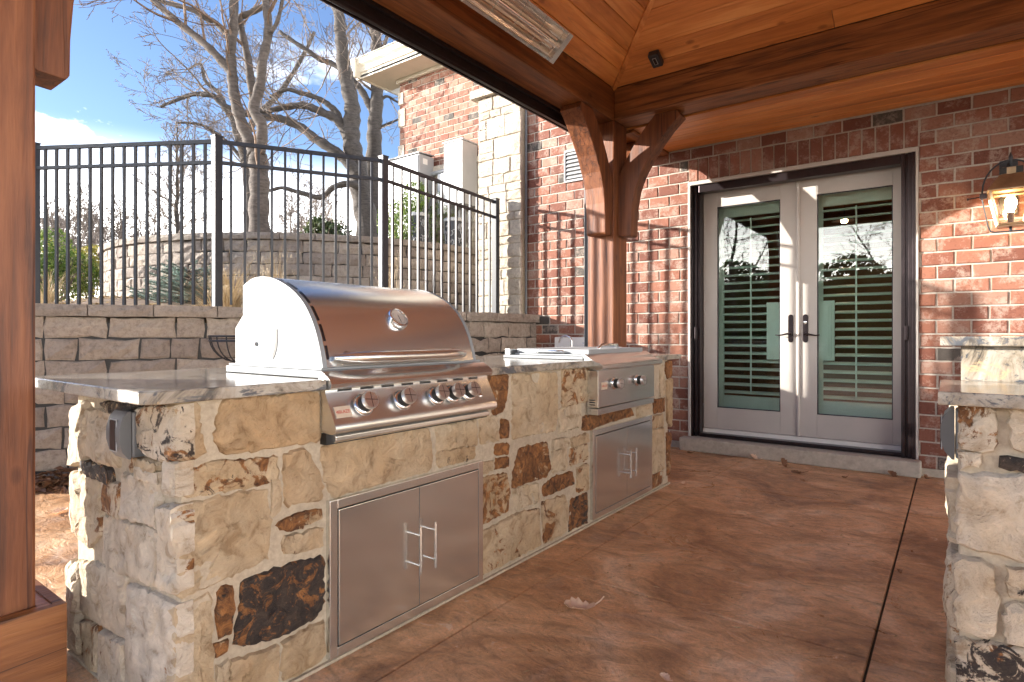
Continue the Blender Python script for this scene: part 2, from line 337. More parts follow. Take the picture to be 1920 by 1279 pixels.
M['util']=plain('utility_gray',(.36,.37,.38),.42,.2,.06,5,.03); M['utild']=plain('utility_dark_gray',(.33,.33,.33),.5,.1,.06,5,.03); M['shingle']=plain('roof_shingle',(.16,.14,.13),.95,0,.35,40,.6)  # utild: slightly darker gray for the vent grille and cabinet hood
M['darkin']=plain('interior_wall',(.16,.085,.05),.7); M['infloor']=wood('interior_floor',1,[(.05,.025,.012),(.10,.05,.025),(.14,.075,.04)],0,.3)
M['bark_a']=bark('pale_ringed_bark',(.045,.036,.03),(.135,.11,.094)); M['bark_b']=bark('gray_bark',(.036,.030,.026),(.09,.077,.068)); M['twig']=bark('twig_bark',(.13,.10,.085),(.25,.205,.17)); M['twigf']=bark('haze_paled_bark',(.15,.12,.105),(.26,.22,.19)); M['twigr']=bark('reddish_twig_bark',(.12,.075,.05),(.26,.18,.13))  # twigf: paler bark for far trees, distance haze put into the colour
M['boxwood']=foliage('boxwood_leaf',(.03,.075,.012),(.12,.20,.03),(.27,.34,.07)); M['yshrub']=foliage('yellow_green_leaf',(.12,.13,.02),(.30,.28,.05),(.52,.40,.09)); M['spruce']=foliage('blue_spruce_needle',(.06,.11,.09),(.18,.27,.23),(.34,.44,.38)); M['rhodo']=foliage('leathery_leaf',(.02,.04,.012),(.06,.09,.03),(.15,.15,.07)); M['straw']=foliage('dry_grass_blade',(.28,.19,.09),(.46,.34,.19),(.62,.50,.32)); M['dryleaf']=foliage('dry_oak_leaf',(.12,.055,.025),(.24,.12,.06),(.38,.22,.13)); M['tanleaf']=foliage('tan_oak_leaf',(.66,.45,.30),(.76,.55,.39),(.84,.64,.48))
M['evergreen']=foliage('evergreen_needle',(.01,.03,.01),(.035,.07,.02),(.08,.12,.04))
def mulch():
    m=newmat('mulch_ground'); t=m.node_tree; v=pos(t); n=noise_(t,v,14,8,.75,.5); n2=noise_(t,v,.8,4)
    c=ramp(t,n,'Fac',[(.3,(.13,.08,.05)),(.5,(.30,.20,.13)),(.7,(.50,.38,.26))]); c=mixc(t,None,.6,c,0,ramp(t,n2,'Fac',[(.35,(.6,.65,.5)),(.6,(1,1,1))]),0,'MULTIPLY')
    b=bsdf(t,Roughness=.95); Lk(t,c,0,b,'Base Color'); bp=bump(t,n,'Fac',1,.05); Lk(t,bp,0,b,'Normal'); return finish(m,b)
def lawn():
    m=newmat('winter_lawn'); t=m.node_tree; v=pos(t); n=noise_(t,v,3,8,.7,.5); c=ramp(t,n,'Fac',[(.3,(.10,.095,.04)),(.7,(.24,.20,.10))])
    b=bsdf(t,Roughness=.95); Lk(t,c,0,b,'Base Color'); bp=bump(t,n,'Fac',.6,.05); Lk(t,bp,0,b,'Normal'); return finish(m,b)
M['mulch']=mulch(); M['lawn']=lawn()
# ---------------------------------------------------------------- rough blocks and stones
def rough_block(w,h,d,rough=.006,nx=2,nz=1,bev=.008,seed=0,side=.3):
    """face in local x (width), z (height); front at y=0 facing -y; body goes to y=+d"""
    q=random.Random(seed); V=[];Fc=[]
    xs=[-w/2+bev+(w-2*bev)*i/nx for i in range(nx+1)]; zs=[-h/2+bev+(h-2*bev)*j/nz for j in range(nz+1)]
    for z in zs:
        for x in xs:
            e=(x in (xs[0],xs[-1])) or (z in (zs[0],zs[-1]))
            V.append((x+q.uniform(-1,1)*bev*side,q.uniform(-rough,rough)*(0.5 if e else 1)+(rough*.6 if e else -rough*.4),z+q.uniform(-1,1)*bev*side))
    g=lambda i,j:j*(nx+1)+i
    for j in range(nz):
        for i in range(nx): Fc.append((g(i,j),g(i+1,j),g(i+1,j+1),g(i,j+1)))
    ring=[g(i,0) for i in range(nx+1)]+[g(nx,j) for j in range(1,nz+1)]+[g(i,nz) for i in range(nx-1,-1,-1)]+[g(0,j) for j in range(nz-1,0,-1)]
    k=len(V); n=len(ring); out=[];
    for r in ring:
        x,y,z=V[r]
        x2=max(-w/2,min(w/2,x*(w/2)/(w/2-bev))); z2=max(-h/2,min(h/2,z*(h/2)/(h/2-bev)))
        out.append((x2+q.uniform(-1,1)*bev*side*.6,bev*1.1,z2+q.uniform(-1,1)*bev*side*.6))
    V+=out; V+=[(x,d,z) for x,y,z in out]
    for i in range(n):
        j=(i+1)%n
        Fc.append((ring[j],ring[i],k+i,k+j)); Fc.append((k+j,k+i,k+n+i,k+n+j))
    m=MB(); m.v=V; m.f=Fc; return m
def place(m,c,right,out_):
    """local x->right, -y->out_, z->up, moved to c"""
    r=Vector(right).normalized(); o=Vector(out_).normalized(); c=Vector(c); up=r.cross(-o)
    if up.z<0: up=-up
    q=MB(); q.v=[tuple(c+r*x-o*y+Vector((0,0,1))*z) for x,y,z in m.v]; q.f=list(m.f); return q
def mesh_of(m,name,mat,tint=None,fix=False):
    me=bpy.data.meshes.new(name); me.from_pydata(m.v,[],m.f)
    if fix:
        bm=bmesh.new(); bm.from_mesh(me); bmesh.ops.recalc_face_normals(bm,faces=bm.faces); bm.to_mesh(me); bm.free()
    if tint is not None:
        a=me.attributes.new('tint','FLOAT','POINT'); a.data.foreach_set('value',[tint]*len(me.vertices))
    me.materials.append(mat); return me
def densify(poly,step):
    o=[]
    for i,p in enumerate(poly):
        q=poly[(i+1)%len(poly)]; L=math.dist(p,q); n=max(1,int(L/step+.5))
        for k in range(n): o.append((p[0]+(q[0]-p[0])*k/n,p[1]+(q[1]-p[1])*k/n))
    return o
def grow_poly(P,e):
    n=len(P); o=[]
    for i in range(n):
        a,b,c=P[i-1],P[i],P[(i+1)%n]
        d1=(b[0]-a[0],b[1]-a[1]); d2=(c[0]-b[0],c[1]-b[1]); l1=math.hypot(*d1); l2=math.hypot(*d2)
        n1=(d1[1]/l1,-d1[0]/l1); n2=(d2[1]/l2,-d2[0]/l2); m=(n1[0]+n2[0],n1[1]+n2[1]); L=math.hypot(*m) or 1; k=e/max(.5,L/2)
        o.append((b[0]+m[0]/L*k,b[1]+m[1]/L*k))
    return o
def rubble(poly,fn,proud,seed,step=.014,depth=.03,grow=.008):
    """poly (u,v) on wall plane; fn(u,v,w)->xyz, w = distance out of the wall"""
    q=random.Random(seed); a=0
    for i in range(len(poly)): x0,y0=poly[i]; x1,y1=poly[(i+1)%len(poly)]; a+=x0*y1-x1*y0
    if a<0: poly=poly[::-1]
    cx=sum(p[0] for p in poly)/len(poly); cy=sum(p[1] for p in poly)/len(poly)
    poly=grow_poly(poly,grow); P=densify(poly,step); size_=math.sqrt(abs(a)/2)
    # soften corners
    for _ in range(1 if size_>.06 else 0): P=[((P[i-1][0]+2*P[i][0]+P[(i+1)%len(P)][0])/4,(P[i-1][1]+2*P[i][1]+P[(i+1)%len(P)][1])/4) for i in range(len(P))]
    P=[(x+q.gauss(0,.0028),y+q.gauss(0,.0028)) for x,y in P]
    n=len(P); m=MB(); size=math.sqrt(abs(a)/2)
    levels=[(1.0,-depth,0),(1.0,0.35*proud,.0),(1-.006/max(size,.05),.8*proud,.4),(.93,proud,1),(.86,proud*1.05,1),(.78,proud*1.1,1),(.68,proud*1.12,1),(.58,proud*1.15,1),(.47,proud*1.15,1),(.36,proud*1.15,1),(.24,proud*1.15,1),(.11,proud*1.12,1)]
    off=Vector((q.uniform(0,90),q.uniform(0,90),q.uniform(0,90)))
    for s_,w_,nn in levels:
        for x,y in P:
            u=cx+(x-cx)*s_; v=cy+(y-cy)*s_
            pp_=Vector((u*11,v*11,0))+off; pp_=pp_+Vector((noise.noise(pp_*1.7),noise.noise(pp_*1.7+Vector((5,5,5))),0))*.35
            dd_,pt_=noise.voronoi(pp_); c_=pt_[0]; tx_=noise.noise(c_*3.1+Vector((.5,.2,.1))); ty_=noise.noise(c_*2.7+Vector((9.5,1.2,.1)))
            h=((pp_.x-c_.x)*tx_+(pp_.y-c_.y)*ty_)*.017+tx_*.005+noise.noise(Vector((u*7,v*7,0))+off)*.008+noise.noise(Vector((u*45,v*45,3))+off)*.003
            m.v.append(fn(u,v,w_+nn*h*min(1,size/.12)))
    for l in range(len(levels)-1):
        for i in range(n):
            j=(i+1)%n; m.f.append((l*n+i,l*n+j,(l+1)*n+j,(l+1)*n+i))
    m.f.append(tuple((len(levels)-1)*n+i for i in range(n)))
    return m
KIND={'T0':(.22,.30,.0),'T1':(.42,.12,.0),'T2':(.55,.15,.0),'T3':(.32,.14,.0),'T4':(.62,.5,.1),'R0':(.35,.55,.05),'R1':(.35,.5,.12),'R2':(.2,.85,.35),'R3':(.1,.82,.35),'R4':(.75,.56,.0),
 'V':(.5,.55,.42),'S':(.4,.3,.45),'K':(.15,.98,.73),'B0':(0,1.1,.45),'B1':(0,1.2,.45),'B2':(.1,1.0,.55),'Y':(.15,.66,.12),'W':(.85,.16,0),'W2':(.78,.26,0),'W3':(.9,.36,0),'P':(.8,.5,.5),'P2':(.5,.6,.75),'P3':(.7,.5,.62)}
def stones(L,fn,parent,proud,sd,grow=.006):
    for i,(k,p) in enumerate(L):
        t,ru,dk=KIND[k]
        m=rubble(p,fn,proud*R.uniform(.75,1.25),sd+i,grow=grow)
        m.build('stone',M['stone'],parent,smooth=28,tint=t,rust=(ru,dk))
def ashlar(x0,x1,z0,z1,q,hs=(.09,.12,.18,.24),ws=(.12,.4),gap=.006):
    out=[]
    z=z0
    while z<z1-.03:
        h=min(q.choice(hs),z1-z)
        if z1-z-h<.06: h=z1-z
        x=x0
        while x<x1-.02:
            w_=min(q.uniform(*ws),x1-x)
            if x1-x-w_<.09: w_=x1-x
            if h>.2 and q.random()<.5:
                s=q.uniform(.35,.65)*h; out+=[(x,x+w_,z,z+s),(x,x+w_,z+s,z+h)]
            else: out.append((x,x+w_,z,z+h))
            x+=w_
        z+=h
    return [(a+gap/2,b-gap/2,c+gap/2,d-gap/2) for a,b,c,d in out]

# stone outlines in metres on each wall face, tree limbs in metres
STF=[
('R1',[(0.715,0.882),(0.764,0.878),(0.768,0.816),(0.781,0.743),(0.727,0.732),(0.715,0.735)]),
('T0',[(0.833,0.878),(0.959,0.878),(1.135,0.875),(1.141,0.727),(0.959,0.73),(0.833,0.731),(0.812,0.767),(0.815,0.818)]),
('V',[(0.719,0.694),(0.803,0.714),(0.894,0.701),(0.996,0.697),(1.0,0.633),(0.926,0.625),(0.782,0.636),(0.719,0.64)]),
('T1',[(0.717,0.616),(0.796,0.614),(0.878,0.614),(0.959,0.606),(0.971,0.541),(0.964,0.405),(0.886,0.396),(0.768,0.38),(0.717,0.381)]),
('T2',[(0.979,0.625),(1.002,0.625),(1.002,0.533),(0.981,0.527)]),
('T0',[(1.019,0.702),(1.083,0.706),(1.121,0.663),(1.148,0.591),(1.146,0.537),(1.024,0.548)]),
('T3',[(1.148,0.701),(1.222,0.711),(1.404,0.714),(1.63,0.702),(1.65,0.603),(1.644,0.542),(1.404,0.539),(1.191,0.536),(1.162,0.597)]),
('T2',[(1.671,0.706),(1.916,0.7),(1.923,0.6),(1.677,0.609)]),
('S',[(1.674,0.601),(1.906,0.591),(1.909,0.546),(1.68,0.544)]),
('T2',[(1.937,0.706),(2.059,0.702),(2.067,0.593),(1.941,0.597)]),
('R2',[(1.984,0.881),(2.13,0.877),(2.134,0.802),(2.102,0.716),(2.025,0.713),(2.036,0.775),(1.999,0.847)]),
('R3',[(2.082,0.678),(2.138,0.674),(2.138,0.597),(2.082,0.602)]),
('T1',[(2.17,0.875),(2.549,0.868),(2.56,0.674),(2.529,0.577),(2.38,0.584),(2.174,0.587)]),
('R0',[(2.601,0.876),(2.9,0.87),(2.888,0.696),(2.601,0.689)]),
('T2',[(2.57,0.676),(2.793,0.69),(2.799,0.571),(2.57,0.564)]),
('B1',[(2.811,0.544),(2.822,0.609),(3.019,0.608),(3.421,0.605),(3.468,0.553),(3.172,0.551),(2.962,0.548),(2.87,0.536)]),
('T2',[(3.5,0.587),(3.735,0.592),(3.735,0.531),(3.508,0.535)]),
('R2',[(3.771,0.614),(3.966,0.619),(3.976,0.528),(3.78,0.527)]),
('R0',[(3.735,0.506),(3.947,0.505),(3.947,0.427),(3.735,0.435)]),
('T2',[(3.881,0.832),(3.947,0.851),(3.957,0.638),(3.881,0.63)]),
('R3',[(3.986,0.865),(4.095,0.872),(4.105,0.768),(4.015,0.75),(3.976,0.809)]),
('T0',[(3.996,0.737),(4.105,0.745),(4.095,0.401),(4.005,0.45)]),
('T1',[(3.709,0.42),(3.957,0.41),(3.957,0.123),(3.709,0.133)]),
('R3',[(3.709,0.115),(3.947,0.106),(3.937,0.034),(3.709,0.03)]),
('R2',[(3.996,0.368),(4.075,0.357),(4.065,0.069),(4.015,0.06)]),
('R2',[(2.044,0.575),(2.142,0.567),(2.134,0.525),(2.044,0.535)]),
('R2',[(2.048,0.511),(2.138,0.503),(2.134,0.467),(2.048,0.473)]),
('T2',[(1.941,0.506),(2.025,0.508),(2.025,0.468),(1.941,0.468)]),
('Y',[(1.941,0.45),(2.122,0.433),(2.142,0.343),(2.134,0.267),(1.941,0.252)]),
('R3',[(2.224,0.53),(2.356,0.53),(2.46,0.525),(2.489,0.388),(2.465,0.36),(2.17,0.363),(2.178,0.433)]),
('T2',[(2.17,0.354),(2.389,0.336),(2.389,0.251),(2.195,0.255)]),
('B1',[(2.422,0.319),(2.524,0.338),(2.703,0.337),(2.714,0.276),(2.549,0.268),(2.431,0.265)]),
('T2',[(2.504,0.471),(2.649,0.47),(2.643,0.365),(2.509,0.368)]),
('R0',[(2.681,0.457),(2.87,0.457),(2.87,0.374),(2.686,0.374)]),
('R0',[(2.753,0.345),(2.87,0.348),(2.87,0.206),(2.753,0.219)]),
('B2',[(2.686,0.189),(2.864,0.187),(2.864,0.025),(2.67,0.03)]),
('R1',[(2.412,0.237),(2.627,0.224),(2.659,0.147),(2.633,0.035),(2.431,0.031),(2.422,0.165)]),
('R1',[(1.941,0.216),(2.224,0.233),(2.384,0.213),(2.398,0.038),(2.203,0.037),(1.941,0.039)]),
('T2',[(2.509,0.529),(2.654,0.525),(2.665,0.479),(2.509,0.483)]),
('T0',[(2.692,0.508),(2.87,0.518),(2.876,0.47),(2.697,0.471)]),
('T1',[(0.711,0.351),(0.796,0.357),(0.801,0.236),(0.805,0.024),(0.711,0.018)]),
('B0',[(0.821,0.361),(0.854,0.366),(0.861,0.329),(0.851,0.23),(0.825,0.233),(0.816,0.287)]),
('R3',[(0.815,0.212),(0.84,0.215),(0.84,0.187),(0.819,0.187)]),
('K',[(0.886,0.358),(0.942,0.362),(1.01,0.365),(1.154,0.355),(1.156,0.198),(1.121,0.17),(1.028,0.162),(0.902,0.179),(0.867,0.203),(0.878,0.278)]),
('T3',[(0.851,0.151),(0.998,0.135),(0.996,-0.004),(0.851,-0.004)]),
('T0',[(1.014,0.142),(1.154,0.146),(1.156,0.045),(1.141,0.027),(1.014,0.027)]),
('R3',[(0.996,0.495),(1.037,0.508),(1.148,0.506),(1.152,0.483),(1.064,0.469),(1.016,0.474)]),
('R0',[(1.014,0.447),(1.152,0.446),(1.152,0.386),(1.021,0.405)]),
('T2',[(0.845,0.158),(0.818,0.156),(0.818,0.083),(0.845,0.085)]),
]
STE=[  # left end: paler kinds of the same stone, lit look put into tints
('W',[(-2.343,0.811),(-2.239,0.836),(-2.23,0.765),(-2.225,0.666),(-2.353,0.632)]),
('W2',[(-2.216,0.814),(-2.016,0.82),(-1.993,0.676),(-2.216,0.676)]),
('P',[(-1.844,0.843),(-1.703,0.86),(-1.607,0.864),(-1.607,0.74),(-1.751,0.733),(-1.83,0.757)]),
('P2',[(-2.248,0.646),(-2.053,0.652),(-2.036,0.622),(-2.225,0.62)]),
('R0',[(-1.861,0.705),(-1.709,0.701),(-1.712,0.683),(-1.861,0.684)]),
('T4',[(-2.353,0.597),(-2.128,0.603),(-2.107,0.455),(-2.216,0.387),(-2.348,0.412)]),
('R4',[(-2.081,0.607),(-1.962,0.609),(-1.965,0.525),(-2.081,0.525)]),
('W',[(-1.946,0.646),(-1.709,0.658),(-1.719,0.553),(-1.946,0.533)]),
('W2',[(-2.086,0.492),(-1.909,0.509),(-1.709,0.523),(-1.715,0.392),(-1.965,0.365),(-2.094,0.364)]),
('W2',[(-2.285,0.311),(-2.065,0.344),(-1.939,0.343),(-1.939,0.184),(-2.119,0.171),(-2.276,0.169)]),
('W3',[(-1.909,0.329),(-1.751,0.346),(-1.613,0.351),(-1.613,0.026),(-1.909,-0.004)]),
('T4',[(-2.276,0.12),(-2.132,0.137),(-2.132,0.009),(-2.262,0.014)]),
('W3',[(-2.107,0.137),(-1.935,0.157),(-1.935,0.001),(-2.107,0.005)]),
('W3',[(-1.687,0.599),(-1.61,0.607),(-1.61,0.396),(-1.687,0.394)]),
('W',[(-1.668,0.721),(-1.61,0.721),(-1.61,0.649),(-1.665,0.648)]),
('P2',[(-2.081,0.849),(-1.909,0.861),(-1.837,0.858),(-1.916,0.843),(-2.024,0.835)]),
('W',[(-1.83,0.682),(-1.693,0.682),(-1.693,0.672),(-1.83,0.667)]),
('W2',[(-2.378,0.285),(-2.295,0.304),(-2.29,0.025),(-2.363,0.02)]),
]
STB=[
('R4',[(0.025,0.883),(0.086,0.884),(0.09,0.788),(0.074,0.777),(0.024,0.783)]),
('R4',[(0.025,0.763),(0.058,0.767),(0.055,0.742),(0.03,0.736)]),
('W3',[(0.023,0.712),(0.142,0.727),(0.207,0.722),(0.207,0.526),(0.142,0.527),(0.084,0.533),(0.019,0.542)]),
('W2',[(0.12,0.885),(0.193,0.888),(0.193,0.784),(0.123,0.788)]),
('P2',[(0.103,0.761),(0.193,0.763),(0.193,0.738),(0.105,0.745)]),
('W2',[(0.016,0.508),(0.076,0.508),(0.092,0.416),(0.082,0.325),(0.018,0.326)]),
('P',[(0.115,0.505),(0.193,0.499),(0.193,0.449),(0.118,0.438)]),
('P3',[(0.018,0.301),(0.094,0.311),(0.216,0.316),(0.216,0.182),(0.022,0.146)]),
('W2',[(0.108,0.357),(0.118,0.417),(0.216,0.431),(0.216,0.334),(0.113,0.326)]),
]
LIMBS={
'A_trunk':[(-9.87,5.76,2.56),(-9.86,5.77,2.87),(-9.85,5.77,3.41),(-9.85,5.77,3.89),(-9.87,5.76,4.27)],
'A1':[(-9.92,5.72,4.25),(-10.0,5.66,4.53),(-10.1,5.59,4.84),(-10.18,5.53,5.21),(-10.23,5.49,5.55),(-10.26,5.47,5.88),(-10.26,5.47,6.26),(-10.23,5.49,6.64),(-10.21,5.51,7.21),(-10.24,5.48,8.15)],
'A2':[(-10.23,5.49,5.69),(-10.44,5.34,5.99),(-10.63,5.2,6.21),(-10.86,5.03,6.45),(-11.09,4.86,6.68),(-11.34,4.67,6.97),(-11.74,4.38,7.59)],
'A3':[(-10.37,5.51,6.36),(-10.58,5.36,6.67),(-10.73,5.25,6.74),(-10.92,5.1,6.88),(-11.15,4.93,6.96),(-11.39,4.76,7.07),(-11.73,4.5,7.36)],
'A4':[(-9.75,5.72,4.24),(-9.73,5.74,4.75),(-9.83,5.67,5.03),(-9.76,5.72,5.41),(-9.71,5.76,5.83),(-9.65,5.8,6.21),(-9.65,5.8,6.58),(-9.69,5.77,7.05),(-9.74,5.73,7.9)],
'A5':[(-10.09,5.84,5.05),(-10.17,5.78,5.58),(-10.23,5.74,6.07),(-10.29,5.7,6.45),(-10.33,5.67,6.79),(-10.17,5.78,6.89),(-9.94,5.96,7.08),(-9.78,6.07,7.52)],
'A6':[(-9.52,5.77,6.34),(-9.42,5.84,6.53),(-9.34,5.9,6.9),(-9.27,5.95,7.37)],
'B_trunk':[(-11.04,9.24,3.06),(-11.07,9.22,3.44),(-11.15,9.16,4.07),(-11.26,9.09,4.83),(-11.33,9.03,5.33),(-11.37,9.0,5.74),(-11.36,9.01,6.16),(-11.38,9.0,6.47),(-11.46,8.94,6.98),(-11.52,8.89,7.4),(-11.57,8.85,7.95),(-11.62,8.82,8.37),(-11.68,8.77,9.13),(-11.76,8.71,10.01)],
'B1':[(-11.35,9.02,5.52),(-11.48,8.92,5.87),(-11.66,8.79,6.16),(-11.89,8.62,6.3),(-12.1,8.46,6.42),(-12.32,8.3,6.5),(-12.6,8.09,6.46),(-12.85,7.91,6.41),(-13.07,7.75,6.35),(-13.31,7.57,6.4)],
'B2':[(-11.77,8.96,6.17),(-11.85,8.9,6.42),(-11.98,8.8,6.56),(-12.11,8.71,6.68),(-12.34,8.53,6.81),(-12.56,8.37,6.88),(-12.76,8.22,6.96),(-12.93,8.09,6.91),(-13.14,7.94,6.78)],
'B3':[(-11.1,8.96,4.77),(-11.37,8.76,5.17),(-11.67,8.53,5.46),(-11.93,8.34,5.67),(-12.15,8.18,5.9),(-12.43,7.97,6.07),(-12.63,7.82,6.13),(-12.88,7.64,6.16),(-13.17,7.42,6.22),(-13.42,7.24,6.33),(-13.67,7.05,6.46),(-13.82,6.94,6.64),(-14.07,6.75,6.67)],
'B4':[(-10.89,8.86,4.48),(-11.1,8.7,4.54),(-11.4,8.48,4.45),(-11.65,8.3,4.23),(-12.04,8.01,4.35),(-12.34,7.79,4.45),(-12.58,7.61,4.38),(-12.83,7.42,4.48)],
'C_trunk':[(-11.7,10.0,3.2),(-11.72,9.99,3.61),(-11.77,9.95,4.42),(-11.78,9.95,5.23),(-11.73,9.98,5.91),(-11.72,9.99,6.39),(-11.69,10.01,6.93),(-11.67,10.03,7.54),(-11.7,10.0,8.15),(-11.71,9.99,8.62),(-11.77,9.95,9.16),(-11.89,9.86,9.84),(-11.97,9.8,10.79)],
'C1':[(-11.74,9.97,6.62),(-11.86,9.88,6.97),(-11.99,9.78,7.27),(-12.14,9.68,7.48),(-12.36,9.51,7.74),(-12.62,9.32,7.97),(-12.88,9.13,8.08),(-13.13,8.95,8.3),(-13.36,8.78,8.49),(-13.66,8.55,8.76)],
'C2':[(-11.67,10.03,6.86),(-11.58,10.09,7.05),(-11.47,10.17,7.13),(-11.29,10.31,6.99),(-11.1,10.45,6.91)],
'C3':[(-11.73,9.98,6.18),(-11.59,10.08,6.32),(-11.43,10.2,6.43),(-11.26,10.32,6.52),(-11.1,10.45,6.66)],
'C4':[(-11.7,10.0,8.08),(-11.56,10.11,8.42),(-11.48,10.16,8.76),(-11.52,10.14,9.3)],
'D_trunk':[(-17.88,7.92,3.49),(-17.89,7.91,3.95),(-17.89,7.91,4.87),(-17.88,7.92,5.64),(-17.9,7.9,6.25),(-17.88,7.92,7.02)],
}
fnX=lambda X:(lambda u,v,w:(X+w,u,v))
fnYn=lambda Y:(lambda u,v,w:(u,Y-w,v))
# ---------------------------------------------------------------- ground and patio
g=MB(); g.v=[(-150,-150,-.05),(150,-150,-.05),(150,150,-.05),(-150,150,-.05)]; g.f=[(0,1,2,3)]
tag(g.build('ground',M['lawn']),kind='structure')
pf=MB().box(-7.5,5.5,-3.2,5.44,-.045,-.012).build('patio_floor',M['rubber']); tag(pf,kind='structure')
XJ=[(-7.5,-4.65),(-4.65,-1.41),(-1.41,-.19),(-.19,2.3),(2.3,5.5)]; YJ=[(-3.2,-.2),(-.2,2.25),(2.25,4.22),(4.22,5.44)]
for i,(x0,x1) in enumerate(XJ):
    for j,(y0,y1) in enumerate(YJ):
        gx0=.0043 if abs(x0+.19)<.01 else .0012; gx1=.0043 if abs(x1+.19)<.01 else .0012
        sk=lambda x,y:(x+( -.02*(5.4-y)/3.2 if abs(x+.19)<.01 else 0))
        a,b=x0+gx0,x1-gx1; c,d=y0+.0038,y1-.0038
        m=MB(); e=.004
        P=[(a,c),(b,c),(b,d),(a,d)]; P=[(sk(x,y),y) for x,y in P]
        inn=[(x+(e if k in(0,3) else -e),y+(e if k<2 else -e)) for k,(x,y) in enumerate(P)]
        m.v=[(x,y,-.012) for x,y in P]+[(x,y,-.003) for x,y in P]+[(x,y,0) for x,y in inn]
        for k in range(4):
            n=(k+1)%4; m.f+=[(k,n,4+n,4+k),(4+k,4+n,8+n,8+k)]
        m.f.append((8,9,10,11)); m.build('slab',M['patio'],pf,fix=False)
# terrace behind the retaining wall (path of its front face)
PATH=[(-12.0,.1),(-8.5,.3),(-6.3,.55),(-5.45,.95),(-5.17,1.33),(-4.51,2.5),(-3.98,3.55),(-3.77,4.0),(-3.68,4.5),(-3.65,5.408)]
def path_pts(P,step):
    o=[]
    for a,b in zip(P[:-1],P[1:]):
        L=math.dist(a,b); n=max(1,int(L/step))
        for k in range(n): o.append((a[0]+(b[0]-a[0])*k/n,a[1]+(b[1]-a[1])*k/n))
    o.append(P[-1]); return o
pp=path_pts(PATH,.35); rows=[(.16,1.185),(.5,1.23),(1.2,1.33),(2.4,1.45),(4.5,1.56),(9,1.7),(18,1.75),(60,1.9),(130,2.0)]
tm=MB(); nr=len(rows)
for i,(x,y) in enumerate(pp):
    f=i/(len(pp)-1); ang=math.radians(95+55*min(1,f*1.35)) if f<.74 else math.radians(150+25*(f-.74)/.26)
    a=pp[max(0,i-1)]; b=pp[min(len(pp)-1,i+1)]; tx,ty=b[0]-a[0],b[1]-a[1]; L=math.hypot(tx,ty); nx,ny=-ty/L,tx/L
    for k,(d,z) in enumerate(rows):
        q=min(1,d/4); dx=nx*(1-q)+math.cos(ang)*q; dy=ny*(1-q)+math.sin(ang)*q
        if f>.74 and d>4: dy=max(dy,.15)
        zz=z+.05*noise.noise(Vector((x+dx*d,y+dy*d,0))*.9) if .3<d<60 else z
        tm.v.append((x+dx*d,y+dy*d,zz))
for i in range(len(pp)-1):
    for k in range(nr-1):
        p=i*nr+k; tm.f.append((p,p+nr,p+nr+1,p+1))
tag(tm.build('terrace_ground',M['mulch'],smooth=True,fix=False),kind='structure')
# ---------------------------------------------------------------- lower retaining wall
def wall_blocks(root,P,z0,z1,ch,capz,q,over=.03,depth=.24,lens=(.2,.29,.38,.44),vis=True,setb=.0,rough=.012,mat='block',capl=.42,inst=None):
    seg=[(a,b,math.dist(a,b)) for a,b in zip(P[:-1],P[1:])]; tot=sum(s[2] for s in seg)
    def at(s):
        for a,b,L in seg:
            if s<=L: return (a[0]+(b[0]-a[0])*s/L,a[1]+(b[1]-a[1])*s/L),((b[0]-a[0])/L,(b[1]-a[1])/L)
            s-=L
        return b,((b[0]-a[0])/L,(b[1]-a[1])/L)
    rest=MB(); cnt=0
    def course(za,zb,lens_,off,depth_,proud,rg,bev,m_,nm):
        nonlocal cnt
        s=off
        while s<tot-.02:
            L=q.choice(lens_); L=min(L,tot-s)
            # keep corners clean: end a block at a path vertex when close
            acc=0
            for a,b,l in seg:
                acc+=l
                if s<acc-.05<s+L-.05 and acc<tot-.01 and math.hypot(*(0,0))==0:
                    pass
            p0,_=at(max(s,0)); p1,_=at(min(s+L,tot)); c=((p0[0]+p1[0])/2,(p0[1]+p1[1])/2); w_=math.dist(p0,p1)
            if w_<.05: s+=L; continue
            t=((p1[0]-p0[0])/w_,(p1[1]-p0[1])/w_); o=(t[1],-t[0],0)
            vv=not vis or inview((c[0],c[1],(za+zb)/2),80)
            cc=(c[0]+o[0]*proud,c[1]+o[1]*proud,(za+zb)/2)
            gap=.004 if nm=='cap_stone' else q.uniform(.004,.012)
            m=place(rough_block(w_-gap,zb-za-.003,depth_,rg,max(2,int(w_/.08)),2,bev,q.random(),.6),cc,(t[0],t[1],0),o)
            tn=q.random()
            if vv: 
                me=mesh_of(m,nm,M[m_],tn,True); link(nm,me,root); cnt+=1
            else: rest.add(m,tn)
            s+=L
    z=z1; k=0
    while z>z0-.02:
        course(z-ch,z,lens,-q.uniform(0,.3),depth,-k*setb,rough,.016,mat,'block'); z-=ch; k+=1
    course(z1+.001,capz,(capl,capl*.98,capl*1.02),-.13,depth+.05,over,.007,.006,'cap','cap_stone')
    if rest.v:
        o=rest.build('block_field',M[mat],root,fix=True); o['kind']='stuff'
    return cnt
q=random.Random(3)
rw=thing('retaining_wall','low grey split-face block retaining wall with flat cap at the patio edge','wall',(-4.5,2.5,0))
cp=MB(); n=len(PATH)   # fill behind the blocks
wall_blocks(rw,PATH,.0,1.192,.158,1.283,q,.035)
fw=MB()
for a,b in zip(PATH[:-1],PATH[1:]):
    L=math.dist(a,b); t=((b[0]-a[0])/L,(b[1]-a[1])/L); o=(t[1],-t[0])
    P=[(a[0]-o[0]*.02,a[1]-o[1]*.02),(b[0]-o[0]*.02,b[1]-o[1]*.02),(b[0]-o[0]*.2,b[1]-o[1]*.2),(a[0]-o[0]*.2,a[1]-o[1]*.2)]
    fw.prism(P,lambda u,v,w_:(u,v,w_),-.01,1.15)
fw.build('backfill',M['rubber'],rw)
